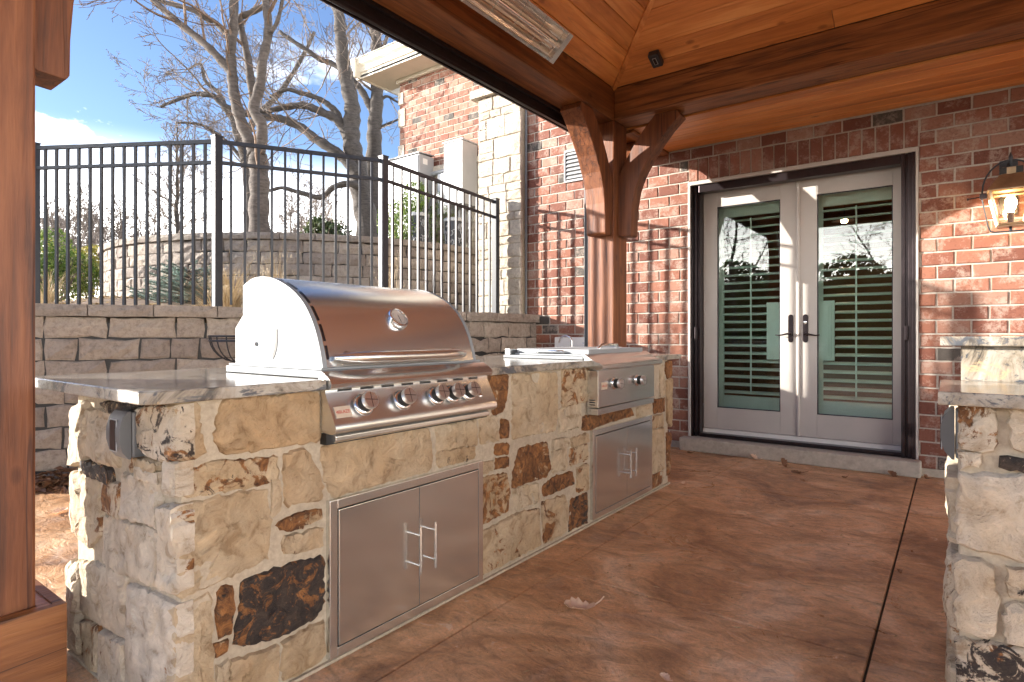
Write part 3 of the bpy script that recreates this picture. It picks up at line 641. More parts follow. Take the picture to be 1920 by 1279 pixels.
# ---------------------------------------------------------------- curved planter wall
CX_,CY_,RR=-9.28,6.81,3.5
arc=[(CX_+RR*math.cos(math.radians(a)),CY_+RR*math.sin(math.radians(a))) for a in range(150,363+1,3)]
arc=[(CX_+RR*math.cos(math.radians(a)),CY_+RR*math.sin(math.radians(a))) for a in range(185,364,3)]
pw=thing('planter_wall','round raised wall of tan split-face blocks around the forked tree','wall',(CX_,CY_,1.4))
wall_blocks(pw,arc,1.36,2.275,.152,2.365,random.Random(5),.035,.22,(.22,.30,.40),rough=.011)
back=MB(); 
for a in range(0,360,6):
    a0,a1=math.radians(a),math.radians(a+6); r=RR-.03
    back.prism([(CX_+r*math.cos(a0),CY_+r*math.sin(a0)),(CX_+r*math.cos(a1),CY_+r*math.sin(a1)),(CX_+(r-.12)*math.cos(a1),CY_+(r-.12)*math.sin(a1)),(CX_+(r-.12)*math.cos(a0),CY_+(r-.12)*math.sin(a0))],lambda u,v,w_:(u,v,w_),1.2,2.26)
back.build('backfill',M['rubber'],pw)
bed=MB(); bed.v=[(CX_,CY_,2.34)]; 
for rr_,zz in ((1.8,2.32),(RR-.12,2.24)):
    for k in range(40):
        a=2*math.pi*k/40; bed.v.append((CX_+rr_*math.cos(a),CY_+rr_*math.sin(a),zz+.02*R.uniform(-1,1)))
for k in range(40):
    k2=(k+1)%40; bed.f+=[(0,1+k,1+k2),(1+k,41+k,41+k2,1+k2)]
tag(bed.build('planting_bed',M['mulch'],smooth=True),kind='structure')
# ---------------------------------------------------------------- house
house=thing('brick_house','red brick house with a cream stone pier and recessed left wing','house',(-1,5.6,0))
YW=5.41; OX0,OX1,OZ0,OZ1=-1.957,-.183,.118,2.482
co=MB(); yb,ye=YW+.009,YW+.16
co.box(-4.42,OX0,yb,ye,0,5.4).box(OX1,5.2,yb,ye,0,5.4).box(OX0,OX1,yb,ye,OZ1,5.4).box(OX0,OX1,yb+.01,ye,-.01,OZ0-.003)
co.box(-7.59,-4.42,7.009,7.2,1.0,5.42).box(-4.419,-4.36,yb,7.0,0,5.4)
co.build('mortar_wall',M['brick_mortar'],house)
MB().box(-3.6,-1.96,YW-.012,YW+.0085,0,.058).box(-.17,5.2,YW-.012,YW+.0085,0,.058).build('foundation',M['concrete'],house)
bs=[]  # (cx, cz, w, h, Y)
PIT=.207; CR=.1015; JT=.011
k=0; ztop=2.793+CR*15
rown=0
for r in range(-15,27):
    zt=2.793-r*CR; zb_=zt-CR; zc=(zt+zb_)/2-JT/2+.0055
    if zb_<.05: continue
    off=(r%2)*PIT/2+ (R.uniform(-.006,.006))
    xa=-3.80
    x=xa-off
    while x<1.7:
        a=max(x,xa)+JT/2; b=min(x+PIT,1.7)-JT/2
        spans=[(a,b)]
        if r>=0:
            if r in (1,2) or zc<OZ1:
                o0,o1=OX0,OX1
                spans=[]
                if a<o0: spans.append((a,min(b,o0-(.0 if r not in(1,2) else .006))))
                if b>o1: spans.append((max(a,o1+(.0 if r not in(1,2) else .006)),b))
        elif x>-2.45: spans=[]
        if zc>2.80 and a>-2.5: spans=[]
        for (a_,b_) in spans:
            if b_-a_>.025: bs.append(((a_+b_)/2,zc,b_-a_,CR-JT,YW))
        x+=PIT
for k in range(19):
    a=OX0+k*(OX1-OX0)/19; b=OX0+(k+1)*(OX1-OX0)/19; bs.append(((a+b)/2,2.586,b-a-.010,.198,YW))
for r in range(0,17):
    zt=5.42-r*CR; zc=zt-CR/2; x=-7.58-(r%2)*PIT/2
    while x<-4.42:
        a=max(x,-7.58)+JT/2; b=min(x+PIT,-4.42)-JT/2
        if b-a>.03: bs.append(((a+b)/2,zc,b-a,CR-JT,7.0))
        x+=PIT
def sz(b):
    q=proj((b[0],b[4],b[1]))
    if q is None or not(-20<q[0]<1940 and -20<q[1]<1300): return 0
    # hidden behind the beam / roof
    if b[4]<6 and b[1]>3.75: return 0
    return b[2]*b[3]/q[2]**2
bs.sort(key=lambda b:-sz(b))
pool={}
rest=MB()
rb=random.Random(11)
def tintpick():
    u=rb.random()
    return .93+.07*rb.random() if u<.05 else rb.uniform(.05,.86)
for i,b in enumerate(bs):
    key=(round(b[2],3),round(b[3],3))
    if i<300:
        L=pool.setdefault(key,[])
        if len(L)<14 or (key[0]>.19 and len(L)<26):
            tn=tintpick()
            me=mesh_of(rough_block(b[2],b[3],.03,.0028,3,1,.005,rb.random(),.45),'brick',M['brick'],tn,True); L.append(me)
        me=rb.choice(L)
        o=link('brick',me,house); o.location=(b[0],b[4]+rb.uniform(-.0015,.0015),b[1])
    else:
        m=place(rough_block(b[2],b[3],.03,.0028,2,1,.005,rb.random(),.45),(b[0],b[4],b[1]),(1,0,0),(0,-1,0)); rest.add(m,tintpick())
o=rest.build('brick_field',M['brick'],house); o['kind']='stuff'
# pier of cream stone and the wainscot of the recessed wing
pier=MB().box(-4.41,-3.815,YW-.085,YW+.008,1.0,3.80).build('stone_pier',M['mortar'],house)
qa=random.Random(21)
for a,b,c,d in ashlar(-4.42,-3.805,1.15,3.80,qa):
    me=mesh_of(place(rough_block(b-a,d-c,.04,.007,max(2,int((b-a)/.07)),2,.009,qa.random(),.8),((a+b)/2,YW-.108,(c+d)/2),(1,0,0),(0,-1,0)),'stone',M['cream'],qa.random(),True); link('stone',me,pier)
z=1.15
while z<3.79:
    h=min(qa.choice((.12,.18,.24)),3.80-z)
    me=mesh_of(place(rough_block(.105,h-.006,.03,.005,2,2,.008,qa.random(),.8),(-4.425,YW-.045,z+h/2),(0,-1,0),(-1,0,0)),'stone',M['cream'],qa.random(),True); link('stone',me,pier); z+=h
MB().box(-4.50,-3.80,YW-.16,YW+.005,3.803,3.90).build('pier_cap',M['cream'],house,bevel=.008,tint=.6)
MB().tube([(-3.785,YW-.03,1.2),(-3.785,YW-.03,4.3)],.014,8).build('downspout',M['grayp'],house)
MB().box(-7.61,-4.43,6.93,7.008,3.70,3.79).build('stone_ledge',M['cream'],house,bevel=.008,tint=.4)
ws=MB()
for a,b,c,d in ashlar(-7.59,-4.43,2.2,3.69,qa,hs=(.12,.18,.24),ws=(.2,.5)):
    ws.add(place(rough_block(b-a,d-c,.04,.007,3,1,.009,qa.random(),.7),((a+b)/2,6.96,(c+d)/2),(1,0,0),(0,-1,0)),qa.random())
o=ws.build('wainscot_stones',M['cream'],house); o['kind']='stuff'
for z0,z1,w0 in ((4.62,4.92,.16),(5.0,5.2,.12),(4.05,4.3,.14)):
    MB().box(-7.605,-7.605+w0,6.985,7.02,z0,z1).build('quoin',M['cream'],house,bevel=.006,tint=.7)
# eaves of the wing
ev=MB().box(-8.05,-4.36,6.52,7.2,5.425,5.455); ev.build('soffit',M['trimc'],house)
MB().box(-7.62,-4.36,6.95,7.0,5.36,5.424).build('frieze',M['trimc'],house,bevel=.006)
gp=[(0,0),(0,.09),(-.025,.10),(-.025,.18),(-.07,.22),(-.085,.30),(-.10,.30),(-.10,.315),(.03,.315),(.03,0)]
gm=MB().prism(gp,lambda u,v,w_:(w_,6.52+u,5.40+v),-8.12,-4.3); gm.build('gutter',M['trimc'],house)
MB().prism(gp,lambda u,v,w_:(-8.05+u,w_,5.40+v),6.40,9.5).build('gutter',M['trimc'],house)
nrow=9
for k in range(nrow):
    y0=6.44+k*.30; y1=y0+.34; z0=5.70+k*.30*.62; z1=z0+.34*.62
    xl=-8.10+k*.30; 
    m=MB().prism([(xl,0),(-2.0,0),(-2.0,1),(xl+.34,1)],lambda u,v,w_,y0=y0,y1=y1,z0=z0,z1=z1:(u,y0+(y1-y0)*v,z0+(z1-z0)*v+w_),0,.03)
    m.build('shingle_course',M['shingle'],house)
sg=MB()
for k in range(9):
    x=-7.7+.28*k; sg.tube([(x,6.43,5.73),(x,6.43,5.80)],.004,4)
# main body walls, closing the rooms
mw=MB().box(-4.35,5.2,9.6,9.75,0,5.4).box(5.2,5.35,YW+.2,9.75,0,5.4).box(-4.35,-4.2,YW+.17,9.6,0,5.4).box(-4.42,5.35,YW+.02,9.75,5.401,5.5)
mw.build('house_body',M['brick_mortar'],house)
rm=MB().prism([(YW-.45,5.5),(9.9,5.5),(7.5,7.3)],lambda u,v,w_:(w_,u,v),-4.7,5.6); rm.build('main_roof',M['shingle'],house)
# room behind the doors
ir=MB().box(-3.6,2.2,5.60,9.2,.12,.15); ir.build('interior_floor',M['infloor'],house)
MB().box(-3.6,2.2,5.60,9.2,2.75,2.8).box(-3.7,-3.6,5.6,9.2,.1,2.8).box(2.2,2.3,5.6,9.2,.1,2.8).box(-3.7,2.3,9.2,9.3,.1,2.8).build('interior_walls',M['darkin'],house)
for (x,y,z) in ((-.95,7.6,2.35),(-.5,8.3,2.05),(-.2,7.4,1.9)):
    t=thing('pendant_lamp',{2.35:'lit lamp seen highest through the right glass door',2.05:'lit lamp seen behind the right glass door, deeper in the room',1.9:'lowest lit lamp in the room behind the glass doors'}[z],'lamp',(x,y,z),'lit lamps in the dark room')
    MB().tube([(x,y,z+.05),(x,y,2.75)],.006,6).build('cord',M['black'],t); MB().lathe([(.02,.07),(.05,.06),(.13,.0),(.125,-.005),(.02,.04)],(x,y,z),(0,0,1),16).build('lamp_shade',M['bronze'],t); MB().lathe([(.0,.0),(.03,.01),(.034,.035),(.0,.06)],(x,y,z-.03),(0,0,1),10).build('bulb',M['lampglow'],t)
tb=thing('sideboard','dark wooden sideboard in the room behind the glass doors','furniture',(-2.2,7.6,.15))
MB().box(-2.9,-1.5,7.2,7.65,.22,1.05).build('cabinet',M['infloor'],tb,bevel=.01); MB().box(-2.95,-1.45,7.15,7.7,1.052,1.09).build('top',M['infloor'],tb,bevel=.006)
for x in (-2.85,-1.6):
    for y in (7.22,7.55): MB().box(x,x+.06,y,y+.06,.151,.22).build('leg',M['infloor'],tb)
# vent, step
v=MB().box(-3.30,-3.285,YW-.02,YW+.005,2.68,3.02).box(-3.05,-2.98,YW-.02,YW+.005,2.68,3.02).box(-3.285,-3.05,YW-.02,YW+.005,3.0,3.02).box(-3.285,-3.05,YW-.02,YW+.005,2.68,2.70)
vf=v.build('vent_grille',M['utild'],house); MB().box(-3.284,-2.99,YW-.006,YW-.004,2.70,3.0).build('vent_back',M['rubber'],vf)
for k in range(7):
    z=2.715+k*.042; MB().prism([(YW-.018,z),(YW-.015,z+.004),(YW-.004,z+.03),(YW-.007,z+.026)],lambda u,v_,w_:(w_,u,v_),-3.284,-2.99).build('slat',M['utild'],vf)
stp=MB().box(-2.0,-.165,5.285,5.412,.0,.118).build('door_step',M['concrete'],bevel=.014); tag(stp,kind='structure')
# ---------------------------------------------------------------- french doors
fd=thing('french_door','pair of pale grey glazed doors in a dark frame with mint shutters','door',(-1.07,5.5,.118))
MB().box(-1.955,-1.935,5.398,5.58,.119,2.48).box(-.202,-.185,5.398,5.58,.119,2.48).box(-1.935,-.202,5.398,5.58,2.447,2.48).build('casing',M['doorp'],fd,bevel=.003)
MB().box(-1.934,-1.915,5.42,5.535,.119,2.446).box(-1.90,-1.885,5.43,5.535,.119,2.446).box(-1.915,-1.90,5.45,5.535,.119,2.446).box(-1.885,-1.862,5.46,5.54,.119,2.446).build('screen_track',M['bronze'],fd,bevel=.003)
MB().box(-.295,-.27,5.41,5.535,.119,2.446).box(-.27,-.25,5.425,5.535,.119,2.446).box(-.25,-.225,5.405,5.535,.119,2.446).box(-.225,-.203,5.395,5.535,.119,2.446).build('screen_track',M['bronze'],fd,bevel=.003)
MB().box(-1.862,-.296,5.42,5.52,2.375,2.445).box(-1.862,-.296,5.44,5.53,.119,.152).build('screen_track',M['bronze'],fd,bevel=.004)
MB().box(-1.862,-.215,5.532,5.60,.121,.186).build('threshold',M['white'],fd,bevel=.003)
MB().box(-1.862,-.215,5.535,5.59,2.405,2.446).build('header',M['doorp'],fd,bevel=.003)
for x,sx_ in ((-1.882,1),(-.262,-1)):
    MB().box(x-.010,x+.010,5.392,5.41,1.02,1.13).build('screen_pull',M['bronze'],fd,bevel=.004)
def leaf(x0,x1,g0,g1,hx,dirn,key):
    y0,y1=5.545,5.59
    L=MB().box(x0,g0,y0,y1,.19,2.402).box(g1,x1,y0,y1,.19,2.402).box(g0,g1,y0,y1,2.247,2.402).box(g0,g1,y0,y1,.19,.386).build('door_leaf',M['doorp'],fd,bevel=.003)
    MB().box(g0+.001,g1-.001,5.566,5.569,.387,2.246).build('pane',M['glass'],L)
    b=.007; MB().box(g0,g0+b,5.552,5.565,.387,2.246).box(g1-b,g1,5.552,5.565,.387,2.246).box(g0+b,g1-b,5.552,5.565,.387,.387+b).box(g0+b,g1-b,5.552,5.565,2.246-b,2.246).build('glazing_bead',M['black'],L)
    pl=[(.021*math.cos(a),.1+.021*math.sin(a)) for a in [math.pi*k/8 for k in range(9)]]+[(.021*math.cos(a),-.1+.021*math.sin(a)) for a in [math.pi+math.pi*k/8 for k in range(9)]]
    MB().prism(pl,lambda u,v_,w_:(hx+u,y0-w_,1.115+v_),.0,.008).build('escutcheon',M['bronze'],L,bevel=.002)
    lv=MB().lathe([(.013,0),(.013,.03),(.010,.045)],(hx,y0-.008,1.068),(0,-1,0),10)
    pts=[(hx,y0-.045,1.068),(hx+dirn*.02,y0-.05,1.069),(hx+dirn*.05,y0-.048,1.062),(hx+dirn*.085,y0-.046,1.055),(hx+dirn*.115,y0-.045,1.059)]
    lv.tube(pts,[.009,.009,.0075,.006,.004],8).build('lever',M['bronze'],L,smooth=True)
    if key: MB().lathe([(.014,0),(.014,.012),(.008,.013)],(hx,y0-.008,1.165),(0,-1,0),12).build('lock_cylinder',M['chrome'],L,smooth=30)
    return L
leaf(-1.858,-1.045,-1.732,-1.186,-1.100,-1,False); leaf(-1.035,-.222,-.896,-.356,-.984,1,True)
MB().tube([(-1.04,5.54,.19),(-1.04,5.54,2.402)],.014,10).build('astragal',M['doorp'],fd,smooth=40)
for g0,g1,c0,c1 in ((-1.732,-1.186,-1.315,-1.150),(-.896,-.356,-.935,-.775)):
    y=5.64
    S=MB().box(g0-.03,g0+.03,y,y+.03,.33,2.31).box(g1-.012,g1+.04,y,y+.03,.33,2.31).box(g0+.03,g1-.012,y,y+.03,2.155,2.31).box(g0+.03,g1-.012,y,y+.03,.33,.495).build('shutter',M['mint'],fd,bevel=.002)
    for k in range(23):
        z=.53+k*.0722; a=math.radians(13)
        if .83<z<1.37:
            xs=((g0+.031,c0-.002),) if c0>g0 and c0-g0>.2 else ((c1+.002,g1-.013),)
        else: xs=((g0+.031,g1-.013),)
        for xa,xb in xs:
            MB().prism([(-.036,0),(-.024,-.0085),(.024,-.0085),(.036,0),(.024,.0085),(-.024,.0085)],lambda u,v_,w_:(w_,y+.015+u*math.cos(a)-v_*math.sin(a),z+u*math.sin(a)+v_*math.cos(a)),xa,xb).build('louver',M['mint'],S)
    xm=(g0+g1)/2+.01
    MB().box(xm-.006,xm+.006,y-.032,y-.022,.52,2.13).build('tilt_rod',M['mint'],S)
    for e,(dy) in ((0,0),(.022,-.012),(.04,-.02)):
        MB().box(c0+e,c1-e,y-.01+dy-.012,y-.01+dy,.84+e,1.35-e).build('handle_cover',M['mint'],S,bevel=.002)
# ---------------------------------------------------------------- porch soffit (between pavilion beam and house)
hz_=2.80; y=4.62; i=0
while y<5.40:
    y1=min(y+.132,5.408)
    MB().box(-2.14,5.2,y+.0025,y1-.0025,hz_,hz_+.02).build('soffit_plank',M['plankX'],house,bevel=.003); y=y1
x=-2.5
while x<-2.22: MB().box(x+.002,x+.128,4.62,5.408,hz_+.001,hz_+.02).build('soffit_plank',M['plankY'],house,bevel=.003); x+=.13
MB().box(-2.238,-2.142,4.62,5.406,2.772,2.80).build('soffit_trim',M['beamY'],house,bevel=.004)
MB().box(-2.54,-2.502,4.62,5.406,2.76,3.02).build('fascia',M['beamY'],house,bevel=.004)
MB().box(-2.50,5.2,4.60,5.408,2.86,2.98).build('soffit_deck',M['shingle'],house)
# ---------------------------------------------------------------- timber pavilion
pv=thing('timber_pavilion','stained timber patio roof with heavy beams, curved braces and plank ceiling','pavilion',(-2.32,4.49,0))
PX0,PX1=-2.443,-2.2; PX2,PX3=2.96,3.20; PY0,PY1,PY2,PY3=.33,.574,4.37,4.612
def timber(name,x0,x1,y0,y1,z0,z1,mat,bev=.008):
    return MB().box(x0,x1,y0,y1,z0,z1).build(name,M[mat],pv,bevel=bev)
for (x0,x1) in ((PX0,PX1),(PX2,PX3)):
    for (y0,y1) in ((PY0,PY1),(PY2,PY3)):
        timber('post',x0,x1,y0,y1,.0,2.812,'postZ')
# base boxes
for (x0,x1,y0,y1) in ((PX0,PX1,PY0,PY1),(PX2,PX3,PY0,PY1),(PX0,PX1,PY2,PY3),(PX2,PX3,PY2,PY3)):
    e=.032; t_=.028
    b=MB().box(x0-e-t_,x0-e,y0-e-t_,y1+e+t_,.002,.252).box(x1+e,x1+e+t_,y0-e-t_,y1+e+t_,.002,.252).box(x0-e,x1+e,y0-e-t_,y0-e,.002,.252).box(x0-e,x1+e,y1+e,y1+e+t_,.002,.252).build('base_box',M['beamY'],pv,bevel=.003)
    MB().box(x0-e,x0-.002,y0-e,y1+e,.235,.246).box(x1+.002,x1+e,y0-e,y1+e,.235,.246).box(x0,x1,y0-e,y0-.002,.235,.246).box(x0,x1,y1+.002,y1+e,.235,.246).build('base_trim',M['plankY'],pv)
BZ0,BZ1=2.812,3.072
timber('beam',PX0,PX1,PY0-.35,PY3,BZ0,BZ1,'beamY',.012); timber('beam',PX2,PX3,PY0-.35,PY3,BZ0,BZ1,'beamY',.012)
timber('beam',PX1+.001,PX2-.001,PY2,PY3,BZ0+.002,BZ1,'beamX',.012); timber('beam',PX1+.001,PX2-.001,PY0,PY1,BZ0+.002,BZ1,'beamX',.012)
def brace(o,dr,wd,w0,w1,mat='postZ'):
    """o: corner (x,y) on post face, dr: direction of reach in plan, w0..w1 thickness span along wd"""
    out=[]; 
    # lower outer curve from post foot to beam, inner curve back
    poly=[(0,1.885),(.02,1.872),(.105,1.868),(.118,1.885),(.12,2.0),(.13,2.12),(.152,2.24),(.198,2.355),(.268,2.475),(.352,2.585),(.44,2.685),(.53,2.765),(.505,2.811),(.325,2.811),(.24,2.725),(.155,2.615),(.085,2.51),(.035,2.42),(0,2.33)]
    return MB().prism(poly,lambda u,v_,w_:(o[0]+dr[0]*u+wd[0]*w_,o[1]+dr[1]*u+wd[1]*w_,v_),w0,w1).build('knee_brace',M[mat],pv,bevel=.006)
brace((PX0,PY2),(0,-1.0),(1,0),.056,.228); brace((PX1,PY2),(1,0),(0,1),.07,.205)
brace((PX0,PY3),(0,1.0),(1,0),.05,.195)
brace((PX0,PY1),(0,.85),(1,0),.05,.195)
brace((PX2,PY2),(0,-1),(1,0),.05,.195); brace((PX2,PY2),(-1,0),(0,1),.05,.195); brace((PX2,PY1),(0,1),(1,0),.05,.195)
# plank ceiling on the four slopes
SL=.47; xa,xb,ya,yb_=PX1-.005,PX2+.005,PY1-.005,PY2+.005; PWD=.128; half=(yb_-ya)/2
def plank(poly,zf,mat):
    """plan polygon, z function, thin board with a v-groove edge"""
    cx=sum(p[0] for p in poly)/len(poly); cy=sum(p[1] for p in poly)/len(poly)
    m=MB(); n=len(poly)
    def sh(p,e):
        d=math.dist(p,(cx,cy)); return p
    m.v=[(x,y,zf(x,y)) for x,y in poly]+[(x,y,zf(x,y)+.016) for x,y in poly]
    m.f=[tuple(range(n)),tuple(range(2*n-1,n-1,-1))]+[(i,(i+1)%n,n+(i+1)%n,n+i) for i in range(n)]
    m.build('ceiling_plank',M[mat],pv,bevel=.004)
def strips(side):
    k=0; e=.0028
    while k*PWD<half-.01:
        a=k*PWD+e; b=min((k+1)*PWD,half)-e; a0,b0=a,b
        j=1.6+2.1*((k*37%11)/11)
        if side in 'LR':
            s=1 if side=='L' else -1; x_=(lambda t:xa+t) if side=='L' else (lambda t:xb-t)
            z_=lambda x,y:BZ1+SL*((x-xa) if side=='L' else (xb-x))
            P=[(x_(a),ya+a),(x_(b),ya+b),(x_(b),yb_-b),(x_(a),yb_-a)]
            plank(P if s<0 else P[::-1],z_,'plankY')
        else:
            y_=(lambda t:yb_-t) if side=='B' else (lambda t:ya+t)
            z_=lambda x,y:BZ1+SL*((yb_-y) if side=='B' else (y-ya))
            x0a,x0b,x1a,x1b=xa+a,xa+b,xb-a,xb-b; xs=xa+a+j
            for (p0,p1,p2,p3) in ((x0a,x0b,xs-.001,xs-.001),(xs+.001,xs+.001,x1a,x1b)):
                if p2>p0 and p3>p1: plank([(p0,y_(a)),(p2,y_(a)),(p3,y_(b)),(p1,y_(b))][::(1 if side=='F' else -1)],z_,'plankX')
        k+=1
for s_ in 'LRBF': strips(s_)
for (cx0,cy0,dx,dy) in ((xa,yb_,1,-1),(xb,yb_,-1,-1),(xa,ya,1,1),(xb,ya,-1,1)):
    p=[(cx0,cy0,BZ1-.004),(cx0+dx*half,cy0+dy*half,BZ1+SL*half-.004)]
    m=MB(); nrm=Vector((dx,-dy,0)).normalized()*.018 if dx*dy>0 else Vector((dx,-dy,0)).normalized()*.018
    nrm=Vector((-dy,dx,0)).normalized()*.018
    for q_ in p:
        for s_ in (-1,1):
            for dz in (-.016,.012): m.v.append(tuple(Vector(q_)+nrm*s_+Vector((0,0,dz))))
    m.f=[(0,1,3,2),(4,6,7,5),(0,4,5,1),(2,3,7,6),(0,2,6,4),(1,5,7,3)]; m.build('hip_trim',M['plankY'],pv,bevel=.002)
rf=MB(); zt=BZ1+.06; o_=.30
V=[(PX0-o_+.1,PY0-.5,zt-.10),(PX3+o_,PY0-.5,zt-.10),(PX3+o_,PY3+.6,zt-.10),(PX0-o_+.1,PY3+.6,zt-.10)]
rz=zt+SL*half+.12; V+=[(xa+half,(ya+yb_)/2,rz),(xb-half,(ya+yb_)/2,rz)]
rf.v=V+[(v_[0],v_[1],v_[2]-.03) for v_ in V[:4]]
rf.f=[(0,1,5,4),(1,2,5),(2,3,4,5),(3,0,4),(0,6,7,1),(1,7,8,2),(2,8,9,3),(3,9,6,0)]
rf.build('roof',M['shingle'],pv)
MB().box(PX0-.2,PX0-.001,PY0-.5,PY3+.3,BZ1-.01,BZ1+.02).build('eave_board',M['plankY'],pv)
# black retractable screen track under and beside the beam
st=MB().box(PX0-.075,PX0-.002,PY0,PY2-.02,2.735,2.86).box(PX0-.03,PX0-.002,PY1,PY2-.02,2.715,2.735).box(PX0-.072,PX0-.055,PY0,PY2-.02,2.722,2.735)
st.box(PX0-.012,PX0+.02,PY1+.03,PY2-.002,2.785,2.811).box(PX0-.085,PX0-.076,PY0,PY2-.02,2.74,2.84)
st.build('screen_track',M['bronze'],pv,bevel=.003)
MB().box(PX0-.036,PX0-.022,PY2+.005,PY2+.04,.02,2.735).box(PX0-.020,PX0-.001,PY2+.01,PY2+.045,.02,2.735).build('screen_track',M['black'],pv,bevel=.002)
# ---------------------------------------------------------------- grill island
isl=thing('grill_island','long rubble stone outdoor kitchen island with granite top that holds the big hooded grill','kitchen island',(-1.95,2.4,0))
IX=-1.607
core=MB().box(-2.345,IX,.722,4.04,0,.886); core.build('mortar_core',M['mortar'],isl,bevel=.012)
MB().box(-2.36,IX+.012,.70,4.05,0,.012).build('mortar_skirt',M['mortar'],isl,bevel=.005)
stones(STF,fnX(IX-.004),isl,.013,100)
stones(STE,fnYn(.722),isl,.018,300,.012)
out=[(-2.5,.62),(-1.60,.62),(-1.57,.65),(-1.57,1.142),(-2.19,1.142),(-2.19,1.958),(-1.57,1.958),(-1.57,2.862),(-2.2,2.862),(-2.2,3.688),(-1.57,3.688),(-1.57,4.2),(-2.5,4.2)]
def slab(poly,z0,z1,name,parent,bev=.005):
    m=MB().prism(poly,lambda u,v,w_:(u,v,w_),z0,z1)
    me=bpy.data.meshes.new(name); me.from_pydata(m.v,[],m.f); bm=bmesh.new(); bm.from_mesh(me); bmesh.ops.recalc_face_normals(bm,faces=bm.faces)
    bmesh.ops.bevel(bm,geom=[e for e in bm.edges if len(e.link_faces)==2 and abs(e.link_faces[0].normal.z-e.link_faces[1].normal.z)>.5],offset=bev,segments=3,affect='EDGES',profile=.6)
    for f in bm.faces: f.material_index=0 if f.normal.z>.6 else 1
    bm.to_mesh(me); bm.free(); me.materials.append(M['granite']); me.materials.append(M['gedge']); return link(name,me,parent)
slab(out,.8865,.92,'countertop',isl)
# ---------------------------------------------------------------- hooded grill
gr=thing('hooded_grill','large stainless built-in gas grill with closed rounded hood, thermometer and five knobs','grill',(-1.9,1.55,.92))
fy=lambda u,v,w_:(u,w_,v)
HP=[(-2.09,.955),(-2.09,1.24),(-2.03,1.262),(-1.97,1.266),(-1.905,1.258),(-1.838,1.237),(-1.775,1.207),(-1.72,1.167),(-1.68,1.12),(-1.65,1.068),(-1.628,1.01),(-1.614,.955)]
def smoothp(P,n=3):
    o=[]
    for i in range(len(P)-1):
        p0=P[max(i-1,0)];p1=P[i];p2=P[i+1];p3=P[min(i+2,len(P)-1)]
        for k in range(n):
            t=k/n; o.append(tuple(.5*((2*p1[a])+(-p0[a]+p2[a])*t+(2*p0[a]-5*p1[a]+4*p2[a]-p3[a])*t*t+(-p0[a]+3*p1[a]-3*p2[a]+p3[a])*t**3) for a in range(len(P[0]))))
    return o+[P[-1]]
HS=[HP[0]]+smoothp(HP[1:],4)
MB().prism(HS,fy,1.178,1.905).build('hood',M['steelY'],gr,smooth=35)
def grow_(P,e): 
    cx,cz=-1.86,1.05; return [(cx+(x-cx)*(1+e),cz+(z-cz)*(1+e*.9)) for x,z in P]
for ya_,yb2 in ((1.160,1.1765),(1.9065,1.922)):
    sp=MB().prism(grow_(HS,.008),fy,ya_,yb2).build('hood_side',M['steelS'],gr,smooth=35,bevel=0)
    yy=ya_-.0015 if ya_<1.5 else yb2
    pts=[(-1.895,.975),(-1.885,.985),(-1.872,1.01),(-1.866,1.04),(-1.866,1.075),(-1.872,1.082),(-1.880,1.075),(-1.880,1.04),(-1.886,1.012),(-1.898,.99)]
    MB().prism(pts,fy,yy,yy+.0012).build('slot',M['rubber'],sp)
    MB().lathe([(.008,0),(.008,.006),(.003,.008)],(-2.005,ya_ if ya_<1.5 else yb2,1.028),(0,-1 if ya_<1.5 else 1,0),12).build('bolt',M['chrome'],sp,smooth=30)
gapm=MB()
for i in range(13,len(HS)-3):
    (x,z),(x2,z2)=HS[i],HS[i+1]
    if (i%5)!=0: gapm.v+=[(x+.0012,1.181,z+.001),(x2+.0012,1.181,z2+.001),(x2+.0012,1.190,z2+.001),(x+.0012,1.190,z+.001)]; k=len(gapm.v)-4; gapm.f.append((k,k+1,k+2,k+3))
gapm.build('hood_vent_slots',M['bronze'],gr)
MB().prism([(-2.156,.946),(-2.156,1.085),(-2.10,1.135),(-2.0915,1.135),(-2.0915,.96),(-1.93,.96),(-1.93,.946)],fy,1.166,1.918).build('firebox_back',M['steelS'],gr)
MB().box(-2.185,-1.60,1.145,1.955,.9215,.945).box(-2.18,-1.61,1.153,1.947,.9455,.954).build('base_flange',M['steelS'],gr,bevel=.003)
# handle
hp=[]; 
for k in range(17):
    t=k/16; hp.append((-1.556-.045*abs(2*t-1)**6-.012*abs(2*t-1)**2,1.205+.64*t,.985))
hrad=[.0205*(1-.55*abs(2*k/16-1)**8) for k in range(17)]
MB().tube(hp,hrad,14).build('handle',M['steelY'],gr,smooth=50)
for y in (1.26,1.79): MB().tube([(-1.63,y,1.0),(-1.572,y,.987)],.008,8).build('handle_bracket',M['chrome'],gr,smooth=True)
# thermometer
ta=Vector((.80,0,.60)).normalized(); tcn=Vector((-1.676,1.535,1.118))
th=MB().lathe([(.044,-.004),(.044,.008),(.041,.015),(.036,.017),(.034,.011)],tcn,ta,28).build('thermometer',M['chrome'],gr,smooth=40)
MB().lathe([(.033,.0115),(.0335,.0125)],tcn,ta,28).build('dial',plain('dial_face',(.50,.46,.42),.35,.3,.05),th)
tb_=ta.cross(Vector((0,1,0))).normalized(); ty=Vector((0,1,0))
nd=MB(); c0=tcn+ta*.0135
def quadm(m,c,ux,uy,a,b): 
    k=len(m.v); m.v+=[tuple(c+ux*s*a+uy*t*b) for s,t in ((-1,-1),(1,-1),(1,1),(-1,1))]; m.f.append((k,k+1,k+2,k+3))
quadm(nd,c0-tb_*.004,ty,tb_,.0016,.017)
for k in range(21):
    a=math.radians(-130+13*k); r_=ty*math.sin(a)-tb_*math.cos(a)
    quadm(nd,c0+r_*.0275,r_.cross(ta),r_,.0007,.003 if k%5 else .005)
